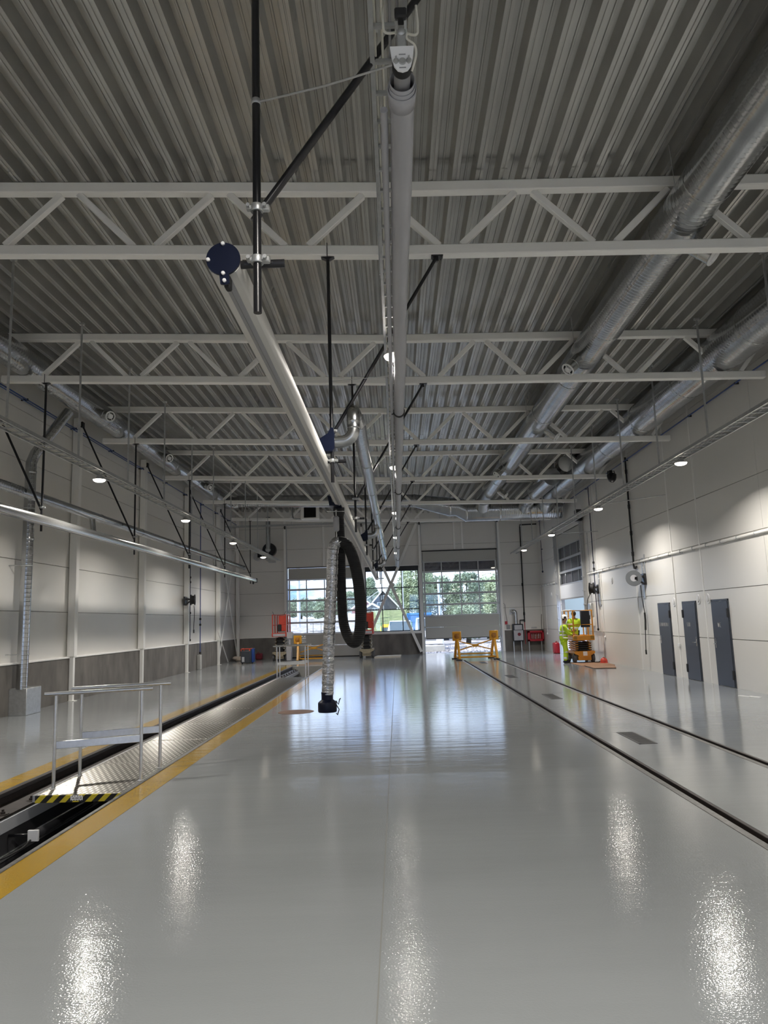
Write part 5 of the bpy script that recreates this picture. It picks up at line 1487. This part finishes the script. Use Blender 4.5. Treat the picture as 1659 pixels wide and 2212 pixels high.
b = MB(); b.tube([(7.30, 29.24, 1.36), (7.30, 29.24, 1.05)], .012, 8); b.build('lever', M['grey'], yl)
for (xa, xb, y, lab) in ((-6.48, -5.72, 38.5, 'red scissor lift with tan chassis near the back corner'), (-2.02, -1.26, 38.7, 'red scissor lift with tan chassis behind the black hose loop')):
    r = lift(xa, xb, y, 1.6, M['red'], M['tan_machine'], lab, 'scissor lifts', zp=1.22, cage=2.36)
    b = MB(); b.box(xa + .35, xb - .02, y + .03, y + .2, 1.5, 2.3, .02); b.build('red_panel', M['red'], r)
    b = MB(); b.box(xa + .3, xa + .5, y - .05, y + .02, 1.5, 1.85, .02); b.build('control_box', M['black_matt'], r)
    b = MB(); b.tube([(xa + .1, y + .1, 2.36), (xa + .03, y + .1, 2.52)], .012, 6); b.tube([(xb - .12, y + .1, 2.36), (xb - .02, y + .1, 2.52)], .012, 6); b.build('antenna', M['black'], r)
    b = MB(); b.box(xa + .06, xb - .06, y - .03, y + .0, 1.24, 1.38, .01); b.build('grey_step', M['tarp'], r)
b = MB(); b.box(-5.72, -5.45, 38.3, 38.6, 0, .75, .03); b.box(-5.70, -5.38, 38.35, 38.55, 1.1, 1.45, .03); b.bar((-5.55, 38.45, .7), (-5.55, 38.45, 1.15), .08, .08)
one('gas_trolley', b, M['tarp'], 'pale trolley with box beside the corner red lift', 'trolley')

# ------------------------------------------------------------------ people
def skin_obj(name, joints, edges, m, parent, root=0, sub=2):
    me = bpy.data.meshes.new(name)
    off = parent_loc(parent)
    me.from_pydata([tuple(Vector(j[0]) - off) for j in joints], edges, [])
    o = bpy.data.objects.new(name, me); COL.objects.link(o)
    me.materials.append(m)
    sk = o.modifiers.new('skin', 'SKIN')
    sk.use_smooth_shade = True
    dat = me.skin_vertices[0].data
    for i, j in enumerate(joints):
        r = j[1]; dat[i].radius = (r, r) if not isinstance(r, tuple) else r
        dat[i].use_root = (i == root)
    sb = o.modifiers.new('sub', 'SUBSURF'); sb.levels = sub; sb.render_levels = sub
    if parent is not None: o.parent = parent
    return o
def hand(J, E, wrist, d, side, curl=.4):
    """five finger chains on the joint list; d = finger direction, side = across palm (thumb side positive)"""
    d = Vector(d).normalized(); s = Vector(side).normalized(); n = d.cross(s).normalized()
    wv = Vector(J[wrist][0])
    palm = len(J); J.append((tuple(wv + d * .06), .028)); E.append((wrist, palm))
    for k, (o, L) in enumerate(((.030, .07), (.010, .08), (-.010, .075), (-.028, .058))):
        a = len(J); J.append((tuple(wv + d * .095 + s * o), .010)); E.append((palm, a))
        b_ = len(J); J.append((tuple(wv + d * (.095 + L * .5) + s * o - n * curl * .02), .009)); E.append((a, b_))
        c = len(J); J.append((tuple(wv + d * (.095 + L * .85) + s * o - n * curl * .055), .008)); E.append((b_, c))
    a = len(J); J.append((tuple(wv + d * .05 + s * .04), .011)); E.append((palm, a))
    c = len(J); J.append((tuple(wv + d * .09 + s * .058 - n * .02), .009)); E.append((a, c))
def face(t, hc, fd, m_hair, r=.105):
    """eyes, nose, mouth and ears for a head centred at hc looking along fd"""
    hc = Vector(hc); f = Vector(fd).normalized(); s = f.cross(Vector((0, 0, 1))).normalized()
    b = MB()
    for k in (-1, 1): b.ball(hc + f * (r * .86) + s * k * .033 + Vector((0, 0, .012)), .011, 8)
    b.build('eye', M['hair'], t)
    b = MB(); b.ball(hc + f * (r * .98) + Vector((0, 0, -.018)), .018, 8, .8, .8, 1.3)
    for k in (-1, 1): b.ball(hc + s * k * r * .86, .026, 8, .6, .8, 1.2)
    b.build('nose_and_ears', M['skin'], t)
    b = MB(); b.bar(hc + f * (r * .88) + s * .022 + Vector((0, 0, -.055)), hc + f * (r * .88) - s * .022 + Vector((0, 0, -.055)), .012, .008); b.build('mouth', M['maroon'], t)

# standing worker, facing the lift (towards +x, back to the hall)
px_, py_ = 6.50, 29.62
t = thing('person', 'person in yellow hi-vis and white helmet leaning a hand on the orange lift', 'person', (px_, py_, 0))
def P(x, y, z): return (px_ + x, py_ + y, z)
J = [(P(0, 0, .95), .10), (P(.01, 0, 1.15), .09), (P(.02, 0, 1.38), .10), (P(.03, 0, 1.52), .06), (P(.06, 0, 1.61), .085), (P(.08, 0, 1.70), .115), (P(.07, 0, 1.79), .10)]
E_ = [(0, 1), (1, 2), (2, 3), (3, 4), (4, 5), (5, 6)]
# legs
J += [(P(-.0, -.09, .86), .06), (P(.03, -.11, .50), .045), (P(-.02, -.12, .10), .04), (P(.12, -.13, .05), .04)]
E_ += [(0, 7), (7, 8), (8, 9), (9, 10)]
J += [(P(.0, .09, .86), .06), (P(.10, .11, .50), .045), (P(.06, .12, .10), .04), (P(.20, .13, .05), .04)]
E_ += [(0, 11), (11, 12), (12, 13), (13, 14)]
# arms: one reaching to the lift, one hanging bent
J += [(P(.03, -.19, 1.40), .06), (P(.12, -.24, 1.14), .048), (P(.34, -.20, 1.08), .034)]
E_ += [(2, 15), (15, 16), (16, 17)]
J += [(P(.04, .19, 1.42), .06), (P(.20, .23, 1.20), .048), (P(.42, .18, 1.24), .034)]
E_ += [(2, 18), (18, 19), (19, 20)]
hand(J, E_, 17, (1, .1, -.1), (0, .3, 1)); hand(J, E_, 20, (1, -.1, 0), (0, -.3, 1))
skin_obj('body', J, E_, M['skin'], t)
jk = [(P(0.01, 0, .78), .205), (P(.0, 0, 1.02), .18), (P(.01, 0, 1.28), .165), (P(.02, 0, 1.42), .15), (P(.03, 0, 1.50), .085),
      (P(.03, -.19, 1.40), .085), (P(.12, -.25, 1.14), .07), (P(.30, -.205, 1.09), .055), (P(.04, .19, 1.42), .085), (P(.20, .24, 1.20), .07), (P(.38, .19, 1.235), .055)]
skin_obj('jacket', jk, [(0, 1), (1, 2), (2, 3), (3, 4), (3, 5), (5, 6), (6, 7), (3, 8), (8, 9), (9, 10)], M['hivis'], t)
tr = [(P(0, 0, .88), .12), (P(-.0, -.085, .80), .105), (P(.03, -.11, .50), .098), (P(-.02, -.12, .07), .08), (P(.0, .085, .80), .105), (P(.10, .11, .50), .098), (P(.06, .12, .07), .08)]
skin_obj('trousers', tr, [(0, 1), (1, 2), (2, 3), (0, 4), (4, 5), (5, 6)], M['hivis'], t)
for nm, zz, rr_ in (('reflective_band', 1.22, .163), ('reflective_band', 1.08, .168)):
    b = MB(); b.lathe(P(.0, 0, zz - .03), (0, 0, 1), [(rr_ - .004, 0), (rr_, .01), (rr_, .05), (rr_ - .004, .06)], 24, caps=False); b.build(nm, M['reflex'], t)
for (a, c, rr_) in ((P(.03, -.11, .46), P(.02, -.112, .40), .098), (P(.10, .11, .46), P(.09, .112, .40), .098), (P(-.01, -.12, .24), P(-.015, -.12, .16), .088), (P(.07, .12, .24), P(.065, .12, .16), .088)):
    b = MB(); b.tube([a, c], rr_ * .92, 18, caps=False); b.build('leg_band', M['reflex'], t)
b = MB()
for (x, y) in ((.0, -.12), (.08, .12)): b.ball(P(x + .02, y, .058), .066, 12, 2.0, .9, 1.15)
b.build('shoes', M['cloth_dark'], t)
hc = P(.085, 0, 1.70)
face(t, hc, (1, -.15, -.08), M['hair'], .088)
b = MB(); b.ball((hc[0] - .03, hc[1], hc[2] + .0), .10, 14, .95, .98, 1.05); b.build('hair', M['hair'], t)
b = MB(); b.lathe((hc[0] - .01, hc[1], hc[2] + .03), (-.05, 0, 1), [(.135, 0), (.132, .03), (.12, .08), (.085, .125), (.03, .145)], 24); b.lathe((hc[0] + .02, hc[1], hc[2] + .03), (-.05, 0, 1), [(.155, 0), (.15, .012)], 24); b.build('helmet', M['white'], t)
b = MB()
for s in (-1, 1): b.lathe((hc[0] - .01, hc[1] + s * .10, hc[2] + .06), (0, s, 0), [(.05, 0), (.05, .04), (.03, .06)], 14)
b.build('ear_defender', M['black_matt'], t)

# second worker kneeling on the lift platform
kx, ky = 7.0, 29.95
t = thing('person', 'person in yellow hi-vis kneeling inside the orange lift cage, back bent', 'person', (kx, ky, .92))
def K(x, y, z): return (kx + x, ky + y, z)
J = [(K(0, 0, 1.16), .09), (K(.03, .04, 1.38), .09), (K(.03, .02, 1.62), .10), (K(.02, -.01, 1.75), .055), (K(.02, -.03, 1.83), .08), (K(.02, -.03, 1.93), .085)]
E_ = [(0, 1), (1, 2), (2, 3), (3, 4), (4, 5),
      (0, 6), (6, 7), (7, 8), (8, 9), (0, 10), (10, 11), (11, 12), (12, 13), (2, 14), (14, 15), (15, 16), (2, 17), (17, 18), (18, 19)]
J += [(K(-.1, 0, 1.12), .09), (K(-.13, .36, 1.01), .065), (K(-.13, .06, .97), .05), (K(-.13, -.06, .96), .035),
      (K(.1, 0, 1.12), .09), (K(.15, .36, 1.01), .065), (K(.15, .06, .97), .05), (K(.15, -.06, .96), .035),
      (K(-.17, .02, 1.62), .06), (K(-.2, .20, 1.42), .046), (K(-.1, .36, 1.36), .033),
      (K(.23, .02, 1.62), .06), (K(.26, .20, 1.42), .046), (K(.2, .36, 1.36), .033)]
hand(J, E_, 16, (.3, 1, 0), (1, 0, .3)); hand(J, E_, 19, (-.3, 1, 0), (-1, 0, .3))
skin_obj('body', J, E_, M['skin'], t)
jk = [(K(0, 0, .99), .20), (K(.03, .04, 1.38), .155), (K(.03, .02, 1.60), .155), (K(.02, 0, 1.72), .085), (K(-.17, .02, 1.62), .085), (K(-.2, .20, 1.42), .068), (K(-.12, .33, 1.37), .05), (K(.23, .02, 1.62), .085), (K(.26, .20, 1.42), .068), (K(.21, .33, 1.37), .05)]
skin_obj('jacket', jk, [(0, 1), (1, 2), (2, 3), (2, 4), (4, 5), (5, 6), (2, 7), (7, 8), (8, 9)], M['hivis'], t)
tr = [(K(0, 0, 1.12), .15), (K(-.1, .05, 1.10), .10), (K(-.13, .36, 1.02), .078), (K(-.13, .06, .985), .062), (K(.1, .05, 1.10), .10), (K(.15, .36, 1.02), .078), (K(.15, .06, .985), .062)]
skin_obj('trousers', tr, [(0, 1), (1, 2), (2, 3), (0, 4), (4, 5), (5, 6)], M['cloth_dark'], t)
b = MB(); b.lathe(K(.02, .03, 1.30), (0, 0, 1), [(.168, 0), (.172, .01), (.172, .05), (.168, .06)], 24, caps=False); b.build('reflective_band', M['reflex'], t)
face(t, K(.02, -.02, 1.86), (.1, 1, -.3), M['hair'], .085)
b = MB(); b.ball(K(.02, -.045, 1.90), .10, 14, 1, 1, 1.05); b.build('hair', M['hair'], t)
b = MB()
for s in (-.13, .15): b.ball(K(s, -.08, .96), .045, 10, .9, 1.8, .9)
b.build('shoes', M['cloth_dark'], t)

# ------------------------------------------------------------------ outside
def gz(x, y):
    """ground height outside: a bank rising behind the yard"""
    a = max(0.0, min(1.0, (y - 52) / 16.0)); a = a * a * (3 - 2 * a) * max(0.0, min(1.0, (2.6 - x) / 1.6))
    l = max(0.0, min(1.0, (-x - 2) / 5.0))
    b_ = max(0.0, min(1.0, (y - 46) / 12.0))
    return -.12 + a * 2.9 * (1 - l) + l * (b_ * 1.35 + .25 * math.sin(x * .9) * b_ + a * 1.0)
def terrain(x0, x1, y0, y1, step, name, m, dz=0.0, kind='structure', clipf=None):
    nx_ = int((x1 - x0) / step) + 1; ny_ = int((y1 - y0) / step) + 1
    vs_ = [(x0 + i * step, y0 + j * step, gz(x0 + i * step, y0 + j * step) + dz) for j in range(ny_) for i in range(nx_)]
    fs_ = []
    for j in range(ny_ - 1):
        for i in range(nx_ - 1):
            if clipf and not clipf(x0 + i * step, y0 + j * step): continue
            fs_.append((j * nx_ + i, j * nx_ + i + 1, (j + 1) * nx_ + i + 1, (j + 1) * nx_ + i))
    b = MB(); b.add(vs_, fs_)
    o = b.build(name, m); o['kind'] = kind
    return o
terrain(-40, 60, 41.65, 120, 1.6, 'ground', M['gravel'])
sg = MB(); sg.box(8.25, 60, -10, 41.6, -.3, -.1); struct('ground_side', sg, M['gravel'], smooth=False)
o = terrain(-3.2, 2.4, 52.5, 84, .8, 'rough_grass', M['grass'], .04, 'stuff')
tag(o, 'rough green grass on the bank behind the parked cars', 'grass')
# loose stones near the raised door
st = MB(); rs_ = random.Random(11)
for k in range(1500):
    x = rs_.uniform(.8, 9); y = rs_.uniform(42.0, 58); r = rs_.uniform(.03, .09)
    z = gz(x, y)
    a = rs_.uniform(0, 6.28)
    c_ = [Vector((x + r * math.cos(a + q * 2.09), y + r * math.sin(a + q * 2.09), z - .01)) for q in range(3)]
    c_.append(Vector((x, y, z + r * .9)))
    st.add(c_, [(0, 1, 3), (1, 2, 3), (2, 0, 3)])
o = st.build('gravel_stones', M['gravel'], None, smooth=False); tag(o, 'loose pale stones on the ground outside the raised door', 'gravel', kind='stuff')

def tree(x, y, h, r, label, m, seed, group='trees outside the back wall', conif=False, droop=False):
    rnd = random.Random(seed)
    z0 = gz(x, y)
    t = thing('tree', label, 'tree', (x, y, z0), group)
    b = MB(); b.tube([(x, y, z0 - .2), (x + .1, y, z0 + h * .4), (x, y, z0 + h * .85)], [.22, .15, .05], 8); b.build('trunk', M['bark'], t)
    b = MB()
    n = 150
    cl = []
    for k in range(n):
        if conif:
            u = rnd.random() ** .8; zz = .15 + .85 * u; rad = r * (1 - zz) * 1.15 + .05
        else:
            u = rnd.random(); zz = .22 + .76 * u; rad = r * math.sqrt(max(0.02, 1 - ((zz - .55) / .47) ** 2))
        a = rnd.uniform(0, 2 * PI); q = rad * math.sqrt(rnd.uniform(.35, 1))
        cl.append((x + q * math.cos(a), y + q * math.sin(a), z0 + zz * h))
    for c in cl:
        s = rnd.uniform(.35, .75) * (r / 2.4)
        for q in range(95):
            d = Vector((rnd.gauss(0, 1), rnd.gauss(0, 1), rnd.gauss(0, .8)))
            if d.length < .01: continue
            p = Vector(c) + d.normalized() * s * rnd.uniform(.5, 1.1)
            if droop: p.z -= abs(rnd.gauss(0, .5))
            u = Vector((rnd.gauss(0, 1), rnd.gauss(0, 1), rnd.gauss(0, 1))).normalized(); v = u.orthogonal().normalized()
            L = rnd.uniform(.05, .11); W = L * .6
            b.add([p - u * L, p + v * W, p + u * L, p - v * W], [(0, 1, 2, 3)])
    b.build('crown', m, t, smooth=False)
TREES = [(-3.4, 97, 4.6, 1.9, 0, 1, 'spruce', 'dark spruce behind the houses, topping the middle window'), (.6, 92, 3.4, 2.2, 0, 2, '', 'dark leafy tree directly behind the dark gabled house'),
         (1.9, 70, 6.3, 1.7, 1, 3, '', 'pale leafy tree above the blue container'), (4.0, 74, 6.2, 1.9, 0, 4, '', 'dark leafy tree seen through the first pane column of the raised door'),
         (6.4, 68, 6.0, 1.7, 0, 5, '', 'dark leafy tree seen through the middle panes of the raised door'), (8.6, 71, 6.1, 1.8, 1, 6, 'droop', 'pale weeping birch seen through the middle of the raised door'),
         (8.6, 61, 5.6, 1.5, 1, 7, 'droop', 'pale weeping birch at the gas pipe side of the raised door'), (5.6, 60, 2.8, 1.3, 0, 8, '', 'low dark bushy tree behind the raised door'),
         (12.4, 74, 6.4, 2.2, 0, 12, '', 'dark leafy tree beyond the weeping birches'), (-8.6, 92, 2.2, 1.7, 0, 9, '', 'low dark tree seen behind the tall mast'), (-12.4, 96, 2.3, 2.0, 0, 10, '', 'low dark tree far behind the gravel, by the post'),
         (-5.6, 100, 3.2, 1.9, 0, 11, '', 'dark tree behind the silver hose'), (2.25, 56.2, 1.1, .7, 1, 13, '', 'low pale shrub beside the blue container'), (-16.6, 99, 2.2, 2.0, 0, 14, '', 'low dark tree seen in the first panes of the closed door'),
         (-10.6, 110, 3.0, 2.0, 0, 15, '', 'taller sparse tree farther behind the mast')]
for x, y, h, r, k, sd, sty, lab in TREES:
    tree(x, y, h, r, lab, M['leaf_pale'] if k else M['leaf'], sd, conif=(sty == 'spruce'), droop=(sty == 'droop'))

def house(x0, x1, y, ln, zb, zw, zr, wall, label, win, group='houses on the bank'):
    t = thing('house', label, 'house', ((x0 + x1) / 2, y, zb), group)
    xm = (x0 + x1) / 2
    b = MB(); b.prism([(x0, zb - 1), (x1, zb - 1), (x1, zw), (xm, zr), (x0, zw)], 'y', y, y + ln); b.build('wall', wall, t)
    k = (zr - zw) / (xm - x0); o = .25
    b = MB()
    for s in (-1, 1):
        e = (xm + s * ((xm - x0) + o), zw - k * o)
        b.prism([(xm, zr + .05), (xm, zr + .2), (e[0], e[1] + .2), (e[0], e[1] + .05)], 'y', y - .2, y + ln + .2)
    b.build('roof', M['roof_tile'], t)
    b = MB()
    for s in (-1, 1):
        e = (xm + s * ((xm - x0) + o), zw - k * o)
        b.prism([(xm, zr - .06), (xm, zr + .16), (e[0], e[1] + .16), (e[0], e[1] - .06)], 'y', y - .26, y - .2)
    b.build('barge_board', M['white'], t)
    for (wx, wz, ww, wh) in win:
        b = MB(); b.box(wx - ww / 2 - .06, wx + ww / 2 + .06, y - .05, y, wz - wh / 2 - .06, wz + wh / 2 + .06); f = b.build('window', M['white'], t)
        b = MB(); b.box(wx - ww / 2, wx - .03, y - .07, y - .04, wz - wh / 2, wz + wh / 2); b.box(wx + .03, wx + ww / 2, y - .07, y - .04, wz - wh / 2, wz + wh / 2); b.build('pane', M['car_glass'], f)
house(-2.85, -.05, 80, 5, 2.7, 3.55, 5.1, M['house_dark'], 'dark grey gabled house with white trim behind the X bracing', [(-1.45, 4.35, .3, .35), (-1.75, 3.55, .6, .5)])
house(-3.55, -1.35, 74, 3, 2.5, 2.9, 3.55, M['house_dark'], 'low dark grey garage with white gable in front of the houses', [(-2.2, 2.95, .5, .28)])
house(-5.2, -2.4, 86, 5, 2.7, 3.3, 4.4, M['house_red'], 'red house with white gable, beside the dark gabled house', [(-3.8, 3.4, .5, .5)])
t = thing('shipping_container', 'blue container on the yard behind the parked white cars', 'container', (1.6, 58, gz(1.6, 56)))
zc_ = 0.6
b = MB(); b.box(.75, 2.6, 57, 60, zc_, 2.35, .03)
for k in range(14): b.box(.8 + k * .13, .85 + k * .13, 56.96, 57.0, zc_ + .1, 2.25)
b.build('body', M['container'], t)
b = MB(); b.box(.72, 2.63, 56.94, 57.02, 2.25, 2.38); b.box(.72, .8, 56.94, 57.02, zc_, 2.3); b.build('frame', M['container'], t)

def car(xc, y, wd, ht, label, m=M['car_white'], zb=None):
    z = gz(xc, y) if zb is None else zb
    t = thing('car', label, 'car', (xc, y, z), 'white cars in the yard')
    h = wd / 2
    b = MB()
    secs = [(y, .25, .60, h * .90, h * .95), (y + .1, .2, .95, h, h), (y + .9, .2, 1.05, h, h), (y + 1.5, .2, ht - .05, h, h * .80), (y + 2.0, .2, ht, h, h * .80), (y + 4.2, .2, ht - .02, h, h * .82), (y + 4.5, .3, 1.0, h * .92, h * .9)]
    vs_ = []; fs_ = []
    for (yy, za, zt, hb, ht_) in secs:
        zm = min(zt, 1.0)
        vs_ += [(xc - hb, yy, z + za), (xc - hb, yy, z + zm * .95), (xc - ht_, yy, z + zt), (xc + ht_, yy, z + zt), (xc + hb, yy, z + zm * .95), (xc + hb, yy, z + za)]
    for i in range(len(secs) - 1):
        for k in range(6):
            l = (k + 1) % 6
            fs_.append((i * 6 + k, i * 6 + l, (i + 1) * 6 + l, (i + 1) * 6 + k))
    fs_ += [tuple(range(6))[::-1], tuple((len(secs) - 1) * 6 + k for k in range(6))]
    b.add(vs_, fs_); b.build('body', m, t)
    b = MB(); b.obox((xc, y + 1.17, z + 1.05 + (ht - 1.1) / 2 + .02), (1, 0, 0), Vector((0, .6, ht - 1.1)), Vector((0, -(ht - 1.1), .6)), h * .80, math.hypot(.6, ht - 1.1) / 2 * .88, .012); b.build('windscreen', M['car_glass'], t)
    b = MB()
    for s in (-1, 1): b.box(xc + s * h * .72 - .13, xc + s * h * .72 + .13, y - .02, y + .1, z + .62, z + .78, .03)
    b.build('headlight', M['tarp'], t)
    b = MB(); b.box(xc - h * .45, xc + h * .45, y - .015, y + .05, z + .45, z + .72, .02); b.build('grille', M['grey'], t)
    for s in (-1, 1):
        for yy in (y + .85, y + 3.7):
            b = MB(); b.lathe((xc + s * (h - .1) - .1, yy, z + .32), (1, 0, 0), [(.32, 0), (.32, .2)], 18); b.build('wheel', M['tyre'], t)
    return t
car(.18, 49, 1.75, 1.75, 'pale car facing the middle window', zb=.1)
car(2.05, 48.5, 1.8, 1.95, 'white van half seen at the edge of the middle window', zb=.05)
t = thing('mini_excavator', 'yellow machine body beside the pale car', 'digger', (-.75, 52, 0))
b = MB(); b.box(-1.2, -.35, 52, 53.4, .5, 1.55, .08); b.box(-1.1, -.5, 52.3, 53.2, 1.5, 1.62, .03); b.build('body', M['digger'], t)
b = MB(); b.box(-1.12, -.62, 51.97, 52.01, .95, 1.4); b.build('side_window', M['car_glass'], t)
b = MB(); b.box(-1.35, -.2, 51.9, 53.5, -.1, .5, .1); b.build('crawler', M['tyre'], t)
t = thing('lamp_mast', 'tall pale mast seen through the closed door panes', 'mast', (-7.9, 60, gz(-7.9, 60)))
b = MB(); b.tube([(-7.9, 60, gz(-7.9, 60)), (-7.9, 60, 9)], .14, 10); b.build('mast', M['mast'], t)
b = MB(); b.bar((-7.9, 60, 4.9), (-4.4, 60, 5.9), .06, .06); b.bar((-7.9, 60, 5.6), (-4.4, 60, 5.9), .05, .05); b.build('bracket', M['mast'], t)
t = thing('catenary_mast', 'white lattice pole with arm seen in the middle window', 'mast', (.53, 62, gz(.53, 62)))
b = MB(); b.tube([(.53, 62, gz(.53, 62) - .1), (.53, 62, 7)], .06, 10); b.build('mast', M['mast'], t)
b = MB(); b.tube([(3.45, 60, gz(3.45, 60) - .1), (3.40, 60, 5.0)], .10, 10); one('pole', b, M['mast'], 'pale pole seen through the first pane column of the raised door', 'pole')
t = thing('overhead_line_arm', 'white overhead line bracket in the upper corner of the middle window', 'bracket', (-2.4, 62, gz(-2.4, 62)))
b = MB(); b.tube([(-2.6, 62, gz(-2.6, 62) - .2), (-2.6, 62, 5.4)], .06, 8); b.build('mast', M['mast'], t)
b = MB(); b.bar((-2.6, 62, 4.55), (-.9, 62, 4.62), .05, .05); b.bar((-2.6, 62, 3.6), (-1.1, 62, 4.6), .05, .05); b.build('arm', M['mast'], t)
for k, x in enumerate((-2.4, -1.0, .9)):
    b = MB(); b.tube([(x - .0, 47.5 + 3 * (k == 0), -.2), (x, 47.5 + 3 * (k == 0), 1.75)], .035, 8)
    one('fence_post', b, M['green_post'], ['green fence post beside the red lift', 'green fence post between the pale car and the yellow machine', 'green fence post just before the white van'][k], 'post', 'green fence posts in the yard')
# barrier racks and pallets outside
t = thing('rebar_rack', 'dark wire rack standing outside the closed door', 'rack', (-4.9, 47, 0))
b = MB()
zr0 = gz(-4.9, 47)
for x in (-5.3, -4.8): b.bar((x, 47, zr0 - .05), (x, 47, 1.85), .04, .04)
for z in (1.0, 1.35, 1.8): b.bar((-5.5, 47, z), (-4.6, 47, z), .04, .04)
b.build('frame', M['grey'], t)
for k, (x, y, lab) in enumerate(((4.6, 50.5, 'wooden pallet on the gravel beyond the raised door'), (2.2, 46.5, 'pale concrete block on the gravel just outside the raised door'))):
    b = MB(); z = gz(x, y)
    if k == 0:
        for q in range(5): b.box(x - .6, x + .6, y + q * .18, y + q * .18 + .1, z + .12, z + .145)
        for q in (-.55, 0, .45): b.box(x + q, x + q + .1, y, y + .82, z, z + .12)
        one('pallet', b, M['board_pale'], lab, 'pallet')
    else:
        b.box(x - .7, x + .7, y, y + .8, z - .02, z + .38, .04); one('concrete_block', b, M['concrete_light'], lab, 'block')
b = MB(); b.box(1.9, 3.6, 53.0, 53.2, .35, .75, .02); one('trailer_frame', b, M['win_frame'], 'dark trailer frame on the gravel seen under the raised door', 'trailer')
b = MB(); b.box(16, 16.5, 46, 104, -.2, 6.5); o = one('opposite_building', b, M['opposite'], 'pale blue building seen through the side wall door', 'building')
